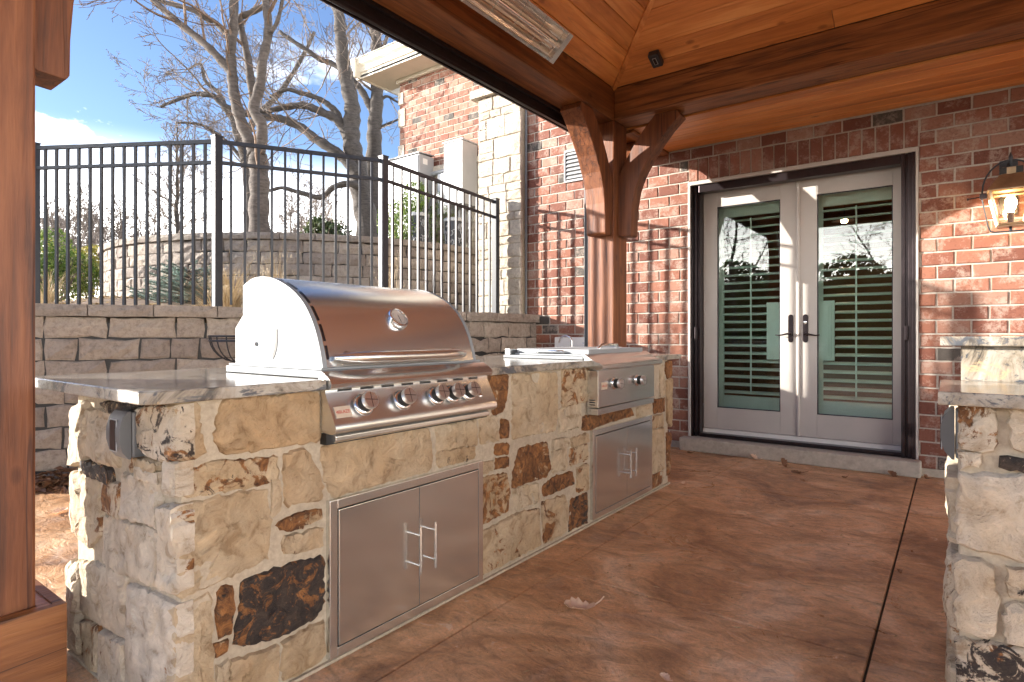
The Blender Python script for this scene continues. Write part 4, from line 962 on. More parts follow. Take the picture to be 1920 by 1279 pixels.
nd.build('needle_and_marks',M['rubber'],th)
# control panel
PS=[(-1.615,.94),(-1.600,.9435),(-1.578,.932),(-1.556,.918),(-1.548,.905),(-1.552,.893),(-1.566,.886),(-1.582,.886)]
MB().prism(PS+[(-1.615,.886)],fy,1.146,1.955).build('front_lip',M['steelY'],gr,smooth=40)
vs=MB()
for k in range(8):
    y=1.19+k*.092; vs.box(-1.5795,-1.576,y,y+.055,.8785,.8845)
vs.build('vent_slots',M['rubber'],gr)['kind']='stuff'
CPf=[(-1.60,.8855),(-1.578,.8855),(-1.577,.873),(-1.531,.785),(-1.524,.770),(-1.526,.757),(-1.537,.749),(-1.553,.748),(-1.60,.752)]
MB().prism(CPf,fy,1.144,1.955).build('control_panel',M['steelY'],gr,smooth=35)
MB().prism([(-1.60,.744),(-1.562,.744),(-1.552,.738),(-1.552,.724),(-1.558,.719),(-1.60,.719)],fy,1.165,1.94).build('drip_tray',M['steelY'],gr,bevel=.002)
MB().box(-1.608,-1.575,1.146,1.95,.712,.7475).build('tray_recess',M['rubber'],gr)
pn=Vector((.098,0,.050)).normalized(); pt=Vector((.05,0,-.098)).normalized()
def knob(c,ax,parent,r=.030):
    k=MB().lathe([(.040*r/.03,0),(.040*r/.03,.002),(.036*r/.03,.006),(.033*r/.03,.008)],c,ax,24).build('knob_bezel',M['chrome'],parent,smooth=45)
    MB().lathe([(r*.97,.008),(r*.97,.030)],c,ax,24).build('knob_ring',M['rubber'],k,smooth=40)
    MB().lathe([(r*1.0,.0305),(r*1.02,.040),(r*.97,.047),(r*.5,.0475)],c,ax,28).build('knob_cap',M['steelX'],k,smooth=35)
    u=ax.orthogonal().normalized(); v_=ax.cross(u); m=MB()
    for a in (math.radians(35),math.radians(125)):
        d=u*math.cos(a)+v_*math.sin(a); quadm(m,c+ax*.0479,d,d.cross(ax),r*.9,.0011)
    m.build('knob_groove',M['bronze'],k)
pc=Vector((-1.554,0,.829))
for y in (1.275,1.448,1.618,1.708,1.802): knob(Vector((pc.x,y,pc.z)),pn,gr,.0285)
for dz in (.012,-.018): MB().lathe([(.008,0),(.008,.004),(.005,.006),(.004,.0065)],(pc.x-dz*.5,1.872,pc.z+dz),pn,14).build('light_switch',M['chrome'],gr,smooth=30)
def badge(cy,ca,parent,w_,h,u,n,size):
    """plate centred on cy (vector), u = down direction, n = normal"""
    v_=Vector((0,1,0)); m=MB()
    P=[(-w_/2,-h/2),(w_/2,-h/2),(w_/2,h/2),(-w_/2,h/2)]
    m.prism(P,lambda a,b,c:tuple(cy+v_*a-u*b+n*c),0,.0012); pl=m.build('name_badge',M['badge'],parent)
    cu=bpy.data.curves.new('badge_text','FONT'); cu.body='BLAZE'; cu.size=size; cu.align_x='CENTER'; cu.align_y='CENTER'; cu.extrude=.0001; cu.offset=size*.012
    o=bpy.data.objects.new('t',cu); COL.objects.link(o); dg=bpy.context.evaluated_depsgraph_get(); me=bpy.data.meshes.new_from_object(o.evaluated_get(dg)); bpy.data.objects.remove(o)
    for vv in me.vertices: vv.co=cy+v_*(vv.co.x+w_*.07)-u*vv.co.y+n*(.0014+vv.co.z)
    me.materials.clear(); me.materials.append(M['redink']); link('badge_text',me,pl)
    fl=[(0,-.5),(.3,-.3),(.34,.0),(.12,.45),(.13,.1),(-.05,.62),(-.1,.15),(-.3,.3),(-.34,-.1),(-.2,-.4)]; s=size*.8
    inn=[(x*.45,y*.4-.18) for x,y in fl]
    m=MB(); n_=len(fl); m.v=[tuple(cy+v_*(x*s-w_*.36)-u*(y*s)+n*.0016) for x,y in fl+inn]; m.f=[(i,(i+1)%n_,n_+(i+1)%n_,n_+i) for i in range(n_)]
    m.build('flame_mark',M['redink'],pl)
M['badge']=plain('badge_plate',(.60,.50,.38),.4,.2,.05); M['redink']=plain('red_ink',(.42,.03,.02),.5,0,0,5,0)
badge(Vector((-1.5465,1.187,.815))+pn*.0015,0,gr,.062,.038,pt,pn,.0155)
# ---------------------------------------------------------------- side griddle
gd=thing('flat_lid_griddle','smaller stainless drop-in side burner with flat lid and two knobs, nearer the timber post','grill',(-1.9,3.25,.92))
MB().box(-1.60,-1.53,2.852,3.612,.662,.866).build('control_panel',M['steelY'],gd,bevel=.003)
MB().box(-1.60,-1.532,2.854,3.610,.622,.6565).build('drip_tray',M['steelY'],gd,bevel=.002)
sl_=MB()
for k in range(3): sl_.box(-1.582,-1.548,2.8505,2.8515,.675+k*.013,.680+k*.013)
sl_.build('vent_slots',M['rubber'],gd)['kind']='stuff'
MB().prism([(-1.635,.952),(-1.618,.952),(-1.575,.925),(-1.545,.908),(-1.524,.905),(-1.508,.893),(-1.508,.876),(-1.522,.866),(-1.545,.8665),(-1.60,.88)],fy,2.862,3.695).build('front_apron',M['steelY'],gd,smooth=35)
MB().box(-2.19,-1.636,2.872,3.682,.9215,.938).build('base_flange',M['steelS'],gd,bevel=.003)
MB().box(-2.15,-1.64,2.93,3.665,.9385,.948).box(-2.14,-1.638,2.945,3.675,.9485,.976).build('lid',M['steelS'],gd,bevel=.004)
MB().box(-2.20,-2.16,2.90,3.66,.9385,.975).build('back_flange',M['steelY'],gd,bevel=.003)
def barh(pts,r,parent,name='lid_handle'): MB().tube(pts,r,10).build(name,M['chrome'],parent,smooth=50)
barh([(-1.80,2.944,.957),(-1.80,2.925,.962),(-1.82,2.918,.964),(-1.96,2.918,.964),(-1.98,2.925,.962),(-1.98,2.944,.957)],.009,gd)
barh([(-1.80,3.665,.970),(-1.80,3.69,.972),(-1.98,3.69,.972),(-1.98,3.665,.970)],.009,gd)
barh([(-1.70,3.17,.976),(-1.69,3.19,.997),(-1.69,3.40,.997),(-1.70,3.42,.976)],.011,gd)
for y in (3.045,3.355): knob(Vector((-1.53,y,.785)),Vector((1,0,0)),gd,.027)
badge(Vector((-1.5295,2.925,.778)),0,gd,.068,.040,Vector((0,0,-1)),Vector((1,0,0)),.0165)
st_=MB(); 
for a in range(4): quadm(st_,Vector((-1.5293,3.425,.795)),Vector((0,math.cos(a*.785),math.sin(a*.785))),Vector((0,-math.sin(a*.785),math.cos(a*.785))),.010,.0012)
st_.build('spark_mark',M['white'],gd)
# ---------------------------------------------------------------- access doors
def access(y0,y1,z0,z1,label,mid):
    a=thing('access_doors',label,'cabinet doors',(IX,(y0+y1)/2,z0),'stainless double doors set in the island front')
    X=IX+.0; f=.030
    MB().box(X-.05,X+.020,y0,y0+f,z0,z1).box(X-.05,X+.020,y1-f,y1,z0,z1).box(X-.05,X+.020,y0+f,y1-f,z1-f,z1).box(X-.05,X+.020,y0+f,y1-f,z0,z0+f).build('frame',M['steelY'],a,bevel=.0025)
    MB().box(X-.045,X+.006,y0+f,y1-f,z0+f,z1-f).build('backing',M['rubber'],a)
    for (p,q_,hy) in ((y0+f+.004,mid-.0015,mid-.032),(mid+.0015,y1-f-.004,mid+.045)):
        d=MB().box(X+.008,X+.0215,p,q_,z0+f+.004,z1-f-.004).build('door_panel',M['steelZ'],a,bevel=.002)
        zc=(z0+z1)/2; 
        h=MB().tube([(X+.062,hy,zc-.085),(X+.062,hy,zc+.085)],.0055,10)
        h.tube([(X+.0216,hy,zc-.055),(X+.062,hy,zc-.055)],.004,8).tube([(X+.0216,hy,zc+.055),(X+.062,hy,zc+.055)],.004,8); h.build('handle',M['steelZ'],d,smooth=50)
    return a
access(1.168,1.939,.020,.528,'pair of brushed stainless doors low in the island, directly under the hooded grill',1.563)
access(2.902,3.715,.030,.527,'pair of brushed stainless doors low in the island, under the flat-lidded side burner',3.329)
# ---------------------------------------------------------------- outlet covers
def outlet(org,right,outd,label,mini=1.0):
    r=Vector(right);o=Vector(outd);u=Vector((0,0,1)); P=lambda a,b,c:tuple(Vector(org)+r*a+u*b+o*c)
    t=thing('outlet_cover',label,'outlet cover',org,'grey weatherproof outlet covers')
    W=.044; Hh=.064
    bx=MB().prism([(-W,-Hh),(W,-Hh),(W,Hh),(-W,Hh)],P,-.03,.024).build('box',M['utild' if False else 'grayp'],t,bevel=.006)
    prof=[(-Hh*1.03,.026),(-Hh*1.03,.032),(-Hh*.7,.048),(-Hh*.2,.056),(Hh*.3,.056),(Hh*.8,.047),(Hh*1.03,.034),(Hh*1.03,.026)]
    MB().prism([(c,b) for b,c in prof],lambda c,b,a:P(a,b,c),-W*1.02,W*1.02).build('lid',M['grayp'],t,smooth=30)
    fr=MB()
    for (a0,a1,b0,b1) in ((-.022,-.019,-.045,.045),(.019,.022,-.045,.045),(-.019,.019,.042,.045),(-.019,.019,-.045,-.042)):
        fr.prism([(a0,b0),(a1,b0),(a1,b1),(a0,b1)],lambda a,b,c:P(a,b,.0555+c-(abs(b)/Hh)**2*.006),0,.0025)
    fr.build('label_frame',M['util'],t)
    MB().prism([(-.018,-.041),(.018,-.041),(.018,.041),(-.018,.041)],P,.052,.0568).build('window',M['bronze'],t)
    sm=MB()
    for k in range(4):
        x=-.028+.016*k; sm.v+=[P(x,Hh+.0008,.004),P(x+.004,Hh+.0008,.004),P(x+.010,Hh+.0008,.021),P(x+.006,Hh+.0008,.021)]; n=len(sm.v); sm.f.append((n-4,n-3,n-2,n-1))
    sm.build('vent_slots',M['rubber'],t)['kind']='stuff'
    return t
outlet((-1.862,.712,.782),(1,0,0),(0,-1,0),'grey outlet cover on the sunlit left end of the grill island')
outlet((.038,1.97,.80),(0,-1,0),(-1,0,0),'grey outlet cover on the side of the pale stone bar, under its top slab')
# ---------------------------------------------------------------- stone bar on the right
bar=thing('stone_bar','raised rubble stone bar with veined granite tops at the right edge','bar',(.9,2.3,0))
MB().box(.02,2.2,1.848,2.70,0,.8865).build('mortar_core',M['mortar2'] if 'mortar2' in M else M['mortar'],bar,bevel=.012)
stones(STB,fnYn(1.85),bar,.016,500)
qb=random.Random(9); gen=[]
x=.225
while x<2.1:
    w_=qb.uniform(.14,.32); z=.02
    while z<.86:
        h=qb.choice((.09,.14,.2,.26)); h=min(h,.875-z)
        if h<.05: break
        k=qb.choice(('W','W2','W3','T4','R4','P','P2','W2'))
        gen.append((k,[(x+.012,z+.012),(x+w_-.012+qb.uniform(-.01,.01),z+.012+qb.uniform(-.01,.01)),(x+w_-.012,z+h-.01),(x+.015,z+h-.012+qb.uniform(-.012,.008))])); z+=h
    x+=w_
stones(gen,fnYn(1.85),bar,.016,600)
gl=[]; y=1.87; 
for (y0,y1,z0,z1,k) in ((1.87,2.2,.03,.22,'T4'),(1.87,2.1,.26,.50,'R4'),(1.87,2.3,.54,.70,'W2'),(2.13,2.5,.26,.50,'W'),(2.24,2.66,.03,.22,'W2'),(2.34,2.66,.54,.84,'W3')):
    gl.append((k,[(y0,z0),(y1-.02,z0+.01),(y1-.02,z1),(y0+.01,z1-.01)]))
stones(gl,lambda u,v,w_:(.018-w_,u,v),bar,.018,700)
slab([(-.022,1.80),(2.3,1.80),(2.3,2.288),(-.022,2.288)],.887,.92,'countertop',bar)
MB().box(.03,2.2,2.291,2.315,.92,1.0255).build('backsplash',M['granite'],bar)
MB().box(.05,2.2,2.316,2.69,.887,1.0255).build('bar_wall',M['mortar'],bar)
slab([(-.022,2.262),(2.3,2.262),(2.3,2.80),(-.022,2.80)],1.026,1.056,'bar_top',bar)
bs_=thing('bar_stool','dark metal bar stool with an arched back rail behind the stone bar','stool',(.66,3.25,0))
c=(.66,3.25)
MB().lathe([(.17,0),(.19,.012),(.19,.03),(.15,.045)],(c[0],c[1],.70),(0,0,1),20).build('seat',M['bronze'],bs_,smooth=40)
for sx_ in(-1,1):
    for sy in(-1,1): MB().tube([(c[0]+sx_*.12,c[1]+sy*.12,.70),(c[0]+sx_*.19,c[1]+sy*.19,.0)],.012,8).build('leg',M['bronze'],bs_,smooth=True)
MB().tube([(c[0]+.17*math.cos(a),c[1]+.17*math.sin(a),.28) for a in [2*math.pi*k/20 for k in range(20)]],.008,6,close=True).build('foot_ring',M['bronze'],bs_,smooth=True)
MB().tube([(c[0]-.17,c[1]+.10,.72),(c[0]-.19,c[1]+.12,.95),(c[0]-.16,c[1]+.13,1.04),(c[0]-.06,c[1]+.135,1.085),(c[0]+.06,c[1]+.135,1.085),(c[0]+.16,c[1]+.13,1.04),(c[0]+.19,c[1]+.12,.95),(c[0]+.17,c[1]+.10,.72)],.011,10).build('back_rail',M['bronze'],bs_,smooth=True)
# ---------------------------------------------------------------- wall lantern
LX,LY=.335,5.20
la=thing('wall_lantern','lit brass lantern with an iron yoke on the brick wall beside the doors','lantern',(LX,LY,1.76))
def ring4(h,z): return [(LX-h,LY-h,z),(LX+h,LY-h,z),(LX+h,LY+h,z),(LX-h,LY+h,z)]
zt_,zb2,ht,hb=2.025,1.80,.110,.066
T4=ring4(ht,zt_);B4=ring4(hb,zb2)
cf=MB()
for i in range(4):
    j=(i+1)%4; cf.tube([B4[i],T4[i]],.0085,4); cf.tube([T4[i],T4[j]],.0085,4); cf.tube([B4[i],B4[j]],.011,4)
cf.box(LX-hb,LX+hb,LY-hb,LY+hb,zb2-.012,zb2-.004)
cf.build('cage',M['copper'],la)
for i in range(4):
    j=(i+1)%4; m=MB(); m.v=[B4[i],B4[j],T4[j],T4[i]]; m.f=[(0,1,2,3)]; m.build('pane',M['lglass'],la,fix=False)
rp=MB(); A=ring4(.128,2.032);B=ring4(.062,2.135); rp.v=A+B+[(x,y,z-.008) for x,y,z in A]
rp.f=[(0,1,5,4),(1,2,6,5),(2,3,7,6),(3,0,4,7),(4,5,6,7),(8,9,1,0),(9,10,2,1),(10,11,3,2),(11,8,0,3)]
rp.build('roof',M['copper'],la,bevel=.002)
MB().box(LX-.05,LX+.05,LY-.05,LY+.05,2.136,2.185).build('chimney',M['copper'],la,bevel=.004)
bl=MB()
for s_ in (-1,1): bl.box(LX+s_*.042-.018,LX+s_*.042+.018,LY-.056,LY-.046,2.140,2.182)
bl.build('chimney_vent',M['rubber'],la)['kind']='stuff'
MB().tube([(LX,LY,2.185),(LX,LY,2.235),(LX,LY,2.255),(LX,LY,2.29)],[.009,.009,.014,.003],8).build('finial',M['black'],la,smooth=True)
ar=[(LX-.150*math.cos(math.pi*k/16),LY,2.045+.195*math.sin(math.pi*k/16)) for k in range(17)]
MB().tube(ar,.0055,8).build('yoke',M['black'],la,smooth=True)
MB().tube([(LX-.150,LY,2.045),(LX-.152,LY,2.0),(LX-.118,LY,1.80),(LX-.105,LY,1.768),(LX-.085,LY,1.760),(LX+.085,LY,1.760),(LX+.105,LY,1.768),(LX+.118,LY,1.80),(LX+.152,LY,2.0),(LX+.150,LY,2.045)],.005,8).build('yoke',M['black'],la,smooth=True)
MB().tube([(LX,LY,1.76),(LX,LY,1.79)],.009,8).build('bottom_finial',M['black'],la)
MB().tube([(LX-.152,LY,2.012),(LX-.225,LY,2.005)],.005,6).tube([(LX-.225,LY,2.005),(LX-.235,LY,2.003)],.009,6).box(LX-.165,LX-.125,LY-.01,LY+.01,1.995,2.03).build('valve_arm',M['bronze'],la)
MB().box(LX-.05,LX+.05,5.375,5.398,1.90,2.28).build('wall_plate',M['black'],la,bevel=.004)
MB().tube([(LX,5.38,2.24),(LX,LY,2.24)],.010,8).build('bracket_arm',M['black'],la,smooth=True)
MB().tube([(LX,LY,1.80),(LX,LY,1.885)],.019,14).build('socket',M['bronze'],la,smooth=40)
MB().lathe([(.012,0),(.026,.03),(.033,.055),(.030,.085),(.016,.11),(.002,.118)],(LX,LY,1.885),(0,0,1),16).build('bulb',M['bulb'],la,smooth=True)
# ---------------------------------------------------------------- infrared heater
he=thing('patio_heater','long stainless infrared patio heater hung under the plank ceiling beside the beam','heater',(-1.9,2.3,2.9))
ha=Vector((-1.977,0,2.743)); hb_=Vector((-1.831,0,2.873)); hu=(hb_-ha).normalized(); hw=(hb_-ha).length; hn=Vector((hu.z,0,-hu.x))
def HF(u,y,d): p=ha+hu*u+hn*d; return (p.x,y,p.z)
HY0,HY1=1.55,3.10
sh=MB()
for (u0,u1,d0,d1) in ((0,.004,-.075,0),(hw-.004,hw,-.075,0),(.004,hw-.004,-.075,-.071),(.004,.016,-.004,-.001),(hw-.016,hw-.004,-.004,-.001)):
    sh.prism([(u0,d0),(u1,d0),(u1,d1),(u0,d1)],lambda u,d,y:HF(u,y,d),HY0,HY1)
sh.build('housing',M['steelY'],he)
for y0,y1 in ((HY0,HY0+.045),(HY1-.045,HY1)): MB().prism([(-.001,-.076),(hw+.001,-.076),(hw+.001,.002),(-.001,.002)],lambda u,d,y:HF(u,y,d),y0+.0005,y1+.0005).build('end_cap',M['steelX'],he,bevel=.002)
rfp=[(.017,-.006),(.035,-.036),(.065,-.058),(hw/2,-.050),(hw-.065,-.058),(hw-.035,-.036),(hw-.017,-.006)]; rfp=smoothp(rfp,4)
rm_=MB(); 
for (u,d) in rfp: rm_.v+=[HF(u,HY0+.046,d),HF(u,HY1-.046,d)]
for i in range(len(rfp)-1): rm_.f.append((2*i,2*i+1,2*i+3,2*i+2))
rm_.build('reflector',M['refl'],he,smooth=True,fix=False)
for u in (.072,hw-.072): MB().tube([HF(u,HY0+.06,-.026),HF(u,HY1-.075,-.026)],.0085,12).build('heating_tube',plain('quartz_tube',(.62,.50,.40),.15,.2,.04,5,0),he,smooth=40)
for u in (.072,hw-.072): MB().tube([HF(u,HY1-.080,-.026),HF(u,HY1-.062,-.020),HF(u,HY1-.05,-.03)],.006,8).build('tube_clip',M['black'],he)
gw=MB()
for k in range(8):
    y=HY0+.12+k*.19; gw.tube([HF(u,y,d) for u,d in ((.002,.0),(.03,.012),(hw/2,.016),(hw-.03,.012),(hw-.002,.0))],.0016,5)
for u in (.03,hw/2,hw-.03): gw.tube([HF(u,HY0+.05,.010 if u!=hw/2 else .0155),HF(u,HY1-.05,.010 if u!=hw/2 else .0155)],.0013,5)
gw.build('wire_guard',M['chrome'],he)
for y in (1.9,2.75):
    MB().tube([HF(hw*.5,y,-.076),(-1.93,y,3.12),(-1.93,y,3.19)],.008,8).build('hanger',M['black'],he)
# dimmer on the ceiling slope
dc=Vector((-1.765,4.205,3.145)); dn=Vector((0,-SL,-1)).normalized(); du=Vector((1,0,0)); dv=dn.cross(du).normalized()
dm=thing('ceiling_switch_box','small dark weatherproof box on the ceiling planks near the post','switch box',tuple(dc))
DP=lambda a,b,c:tuple(dc+du*a+dv*b+dn*c)
MB().prism([(-.040,-.060),(.040,-.060),(.040,.060),(-.040,.060)],DP,-.005,.045).build('box',M['black'],dm,bevel=.008)
MB().prism([(-.014,-.030),(.014,-.030),(.014,.030),(-.014,.030)],DP,.045,.048).build('label_frame',M['util'],dm)
MB().prism([(-.010,-.026),(.010,-.026),(.010,.026),(-.010,.026)],DP,.048,.0495).build('window',M['bronze'],dm)
# ---------------------------------------------------------------- fence
fe=thing('metal_fence','black flat-top metal picket fence standing along the top of the retaining wall','fence',(-4.8,2.44,1.25))
FP=[(-7.8,.75,2.637),(-6.21,1.61,2.637),(-4.80,2.44,2.637),(-4.11,3.60,2.632),(-4.075,5.20,2.54)]
for i,(x,y,z) in enumerate(FP):
    h=.032; p=MB().box(x-h,x+h,y-h,y+h,1.15,z+.035).build('post',M['black'],fe,bevel=.003); MB().box(x-h-.004,x+h+.004,y-h-.004,y+h+.004,z+.035,z+.045).build('post_cap',M['black'],p,bevel=.002)
for a,b in zip(FP[:-1],FP[1:]):
    d=Vector((b[0]-a[0],b[1]-a[1],b[2]-a[2])); L=d.length; d.normalize(); nrm=Vector((-d.y,d.x,0)).normalized()
    A=Vector(a);
    for dz,hh in ((0,.015),(-.17,.013),(-1.40,.013)):
        m=MB(); 
        m.prism([(-.0145,-hh),(.0145,-hh),(.0145,hh),(-.0145,hh)],lambda u,v,w_:tuple(A+nrm*u+Vector((0,0,v+dz))+d*w_),.03,L-.03); m.build('rail',M['black'],fe)
    n=int(round(L/.1045)); 
    for k in range(1,n):
        p=A+d*(L*k/n); h=.0100
        m=MB(); m.prism([(-h,-h),(h,-h),(h,h),(-h,h)],lambda u,v,w_:(p.x+nrm.x*u+d.x*v,p.y+nrm.y*u+d.y*v,w_),p.z-1.33,p.z-.013); m.build('picket',M['black'],fe)
# ---------------------------------------------------------------- wire basket on the wall
wb=thing('wire_wall_basket','black wire half-basket planter hung on the grey block wall beside the grill','planter',(-4.45,2.50,.95))
bc=Vector((-4.44,2.42,1.05)); bt=Vector((.487,.874,0)); bo=Vector((.874,-.487,0)); R_=.20
wr=MB(); 
for zz,rr_ in ((0,R_),(-.035,R_)): wr.tube([tuple(bc+bt*rr_*math.cos(math.pi*k/16)+bo*rr_*math.sin(math.pi*k/16)+Vector((0,0,zz))) for k in range(17)],.008,6); 
wr.tube([tuple(bc+bt*R_),tuple(bc-bt*R_)],.006,6)
for k in range(9):
    a=math.pi*k/8; wr.tube([tuple(bc+(bt*math.cos(a)+bo*math.sin(a))*R_*math.cos(t)+Vector((0,0,-.20*math.sin(t)))) for t in [math.pi/2*j/8 for j in range(9)]],.005,5)
wr.build('wire_frame',M['black'],wb)
# ---------------------------------------------------------------- utility sink
us=thing('utility_sink','white outdoor utility sink with a chrome gooseneck faucet against the brick wall','sink',(-3.1,5.15,0))
MB().box(-3.38,-2.86,4.95,5.36,.12,.86).build('cabinet',M['white'],us,bevel=.01)
MB().box(-3.40,-2.84,4.93,5.38,.861,.90).box(-3.40,-2.84,5.36,5.385,.90,1.035).build('basin_top',M['white'],us,bevel=.008)
for x in (-3.36,-2.92):
    for y in (4.97,5.30): MB().box(x,x+.04,y,y+.04,0,.119).build('leg',M['white'],us)
fp=[(-3.05,5.30,.90),(-3.05,5.30,1.0)]+[(-3.05-.07+.07*math.cos(a),5.30,1.0+.05*math.sin(a)) for a in [math.pi*k/8 for k in range(1,9)]]+[(-3.20,5.30,.98)]
MB().tube([(x-.03,y-.12,z) for x,y,z in fp],.009,10).build('faucet',M['chrome'],us,smooth=50)
MB().tube([(-2.92,5.18,.90),(-2.92,5.18,.97)],.012,10).tube([(-2.95,5.18,.975),(-2.88,5.18,.975)],.008,8).build('tap',M['chrome'],us,smooth=50)
# ---------------------------------------------------------------- utility boxes on the wing
ub=thing('electric_cabinet','large pale grey metal electric cabinet on the wing wall, left of the two boxes','electric box',(-7.0,6.7,3.0))
MB().box(-7.45,-6.72,6.62,6.95,2.55,3.93).build('cabinet',M['util'],ub,bevel=.01)
MB().prism([(6.59,3.931),(6.955,3.955),(6.955,3.97),(6.59,3.947)],lambda u,v,w_:(w_,u,v),-7.47,-6.70).build('hood',M['utild'],ub)
MB().box(-7.43,-7.095,6.606,6.619,2.60,3.91).build('door_panel',M['util'],ub,bevel=.003); MB().box(-7.085,-6.74,6.606,6.619,2.60,3.91).build('door_panel',M['util'],ub,bevel=.003)
MB().box(-7.10,-7.06,6.59,6.605,3.05,3.17).build('latch',M['black'],ub,bevel=.003)
MB().box(-6.719,-6.716,6.70,6.80,3.78,3.87).build('sticker',M['white'],ub)
um=thing('electric_meter_box','grey meter box with a round glass meter between the two taller cabinets','electric box',(-6.3,6.8,3.2))
MB().box(-6.50,-6.22,6.80,6.95,2.95,3.60).build('box',M['util'],um,bevel=.008)
MB().lathe([(.085,0),(.085,.06),(.07,.09),(.01,.095)],(-6.37,6.80,3.22),(0,-1,0),20).build('meter',M['chrome'],um,smooth=40)
MB().box(-6.42,-6.30,6.785,6.799,2.98,3.08).build('label',M['white'],um)
MB().tube([(-6.714,6.90,3.66),(-6.19,6.90,3.66)],.035,12).build('conduit',M['util'],um,smooth=40)
uc=thing('tall_service_box','tall narrow white-grey service box on the wing wall, nearest the stone pier','electric box',(-6.0,6.8,3.2))
MB().box(-6.17,-5.80,6.60,6.95,3.02,3.96).build('box',M['util'],uc,bevel=.008)
MB().box(-6.185,-5.785,6.585,6.955,3.961,3.985).build('lid',M['util'],uc,bevel=.004)
for x in (-6.1,-6.0,-5.9): MB().tube([(x,6.88,3.02),(x,6.88,2.3)],.022,8).build('conduit',M['util'],uc,smooth=40)
for (x,y,r,z1,lb) in ((-6.40,6.28,.17,2.87,'grey fretwork metal drum planter beside the green bush'),(-5.98,6.62,.16,2.80,'grey fretwork metal drum planter nearer the stone pier')):
    t=thing('fretwork_drum',lb,'planter',(x,y,2.26),'fretwork drums on the raised bed')
    MB().lathe([(r*.9,0),(r*.9,z1-2.30)],(x,y,2.26),(0,0,1),20).build('body',M['black'],t,smooth=40)
    MB().lathe([(r,z1-2.31),(r*1.03,z1-2.28),(r*.98,z1-2.26)],(x,y,2.26),(0,0,1),20).build('rim',M['util'],t,smooth=40)
    m=MB(); qf=random.Random(5)
    for k in range(90):
        a=qf.uniform(0,2*math.pi); z=qf.uniform(2.29,z1-.08); pts=[]
        b=qf.uniform(0,6.28)
        for j in range(5):
            tt=b+j*.7; pts.append((x+(r*.95)*math.cos(a+.20*math.cos(tt)),y+(r*.95)*math.sin(a+.20*math.cos(tt)),z+.035*math.sin(tt)))
        m.tube(pts,.006,4)
    m.build('fretwork',M['util'],t)['kind']='stuff'
# ---------------------------------------------------------------- trees
def twist(pts,q,amp):
    o=[pts[0]]
    for p in pts[1:]: o.append((p[0]+q.gauss(0,amp),p[1]+q.gauss(0,amp),p[2]+q.gauss(0,amp)))
    return o
def branch(mb,mb2,p,d,L,r,lv,q,up=.10,gn=.15,dens=1.0,minr=.005):
    """grow one curving branch and its children"""
    n=max(3,int(L/.16)) if lv<3 else 4
    pts=[p]; st=L/n; d=d.normalized(); dirs=[d]
    for i in range(n):
        d=(d+Vector((q.gauss(0,gn),q.gauss(0,gn),q.gauss(0,gn)+up*.5))*.75).normalized()
        p=p+d*st; pts.append(p); dirs.append(d)
    rr=[max(minr,r*(1-.75*i/n)) for i in range(n+1)]
    (mb if r>.02 else mb2).tube(pts,rr,5 if r>.02 else 3,caps=False)
    if lv>=4 or L<.18: return
    nc=int((2.2+L*2.3)*dens) if lv<3 else int((2+L*3.0)*dens)
    for k in range(nc):
        t=q.uniform(.22,1.0); i=min(n-1,int(t*n)); b=pts[i].lerp(pts[i+1],t*n-i); dd=dirs[i]
        ax=Vector((q.gauss(0,1),q.gauss(0,1),q.gauss(0,1))); ax=(ax-dd*ax.dot(dd))
        if ax.length<.1: continue
        ax.normalize(); an=math.radians(q.uniform(28,62)); nd=dd*math.cos(an)+ax*math.sin(an)
        branch(mb,mb2,b,nd,L*q.uniform(.32,.62)*(1.1-t*.45),max(minr,rr[i]*q.uniform(.35,.6)),lv+1,q,up,gn*1.15,dens,minr)
def tree(name,label,limbs,radii,barkm,twigm,q,lens,dens=1.0,group=None,up=.1,step=.42,minr=.005,bsides=12,lv0=1,gn=.14):
    """limbs: list of point lists (first is the trunk)"""
    t=thing(name,label,'tree',limbs[0][0],group)
    tr=MB(); tw=MB(); twb=MB()
    for li,(P,(r0,r1)) in enumerate(zip(limbs,radii)):
        S=smoothp([tuple(p) for p in P],4); m=len(S)
        rad=[r0+(r1-r0)*(i/(m-1))**.8 for i in range(m)]; rad=[x*(1+.10*math.sin(i*1.9+li)) for i,x in enumerate(rad)]
        if li==0: rad[0]*=1.35; rad[1]*=1.15
        S=[Vector(s)+Vector((noise.noise(Vector(s)*1.7),noise.noise(Vector(s)*1.7+Vector((9,0,0))),0))*.04 for s in S]
        tr.tube(S,rad,bsides if r0>.06 else 8)
        tot=sum((S[i+1]-S[i]).length for i in range(m-1)); nb=int(tot/step*dens)
        for k in range(nb):
            tt=q.uniform(.15 if li else .55,1.0); i=min(m-2,int(tt*(m-1))); b=S[i]; dd=(S[i+1]-S[i]).normalized()
            if b.z>11: continue
            ax=Vector((q.gauss(0,1),q.gauss(0,1),q.gauss(0,.8))); ax=ax-dd*ax.dot(dd)
            if ax.length<.1: continue
            ax.normalize(); an=math.radians(q.uniform(35,75)); nd=dd*math.cos(an)+ax*math.sin(an)
            branch(twb,tw,b,nd,q.uniform(*lens),min(rad[i]*.5,q.uniform(.012,.03)),lv0,q,up,gn,dens,minr)
    o=tr.build('trunk',barkm,t,smooth=True,fix=False)
    tw.add(twb); tw.build('crown',twigm,t,fix=False)
    return t
L_=LIMBS; q=random.Random(42)
tree('ringed_bark_tree','bare pale-barked tree forking into several stems inside the round raised bed',
 [L_['A_trunk'],L_['A1'],L_['A2'],L_['A3'],L_['A4'],L_['A5'],L_['A6']],[(.19,.16),(.115,.07),(.078,.05),(.054,.033),(.105,.062),(.08,.045),(.042,.025)],M['bark_a'],M['twigr'],q,(.7,2.3),.75)
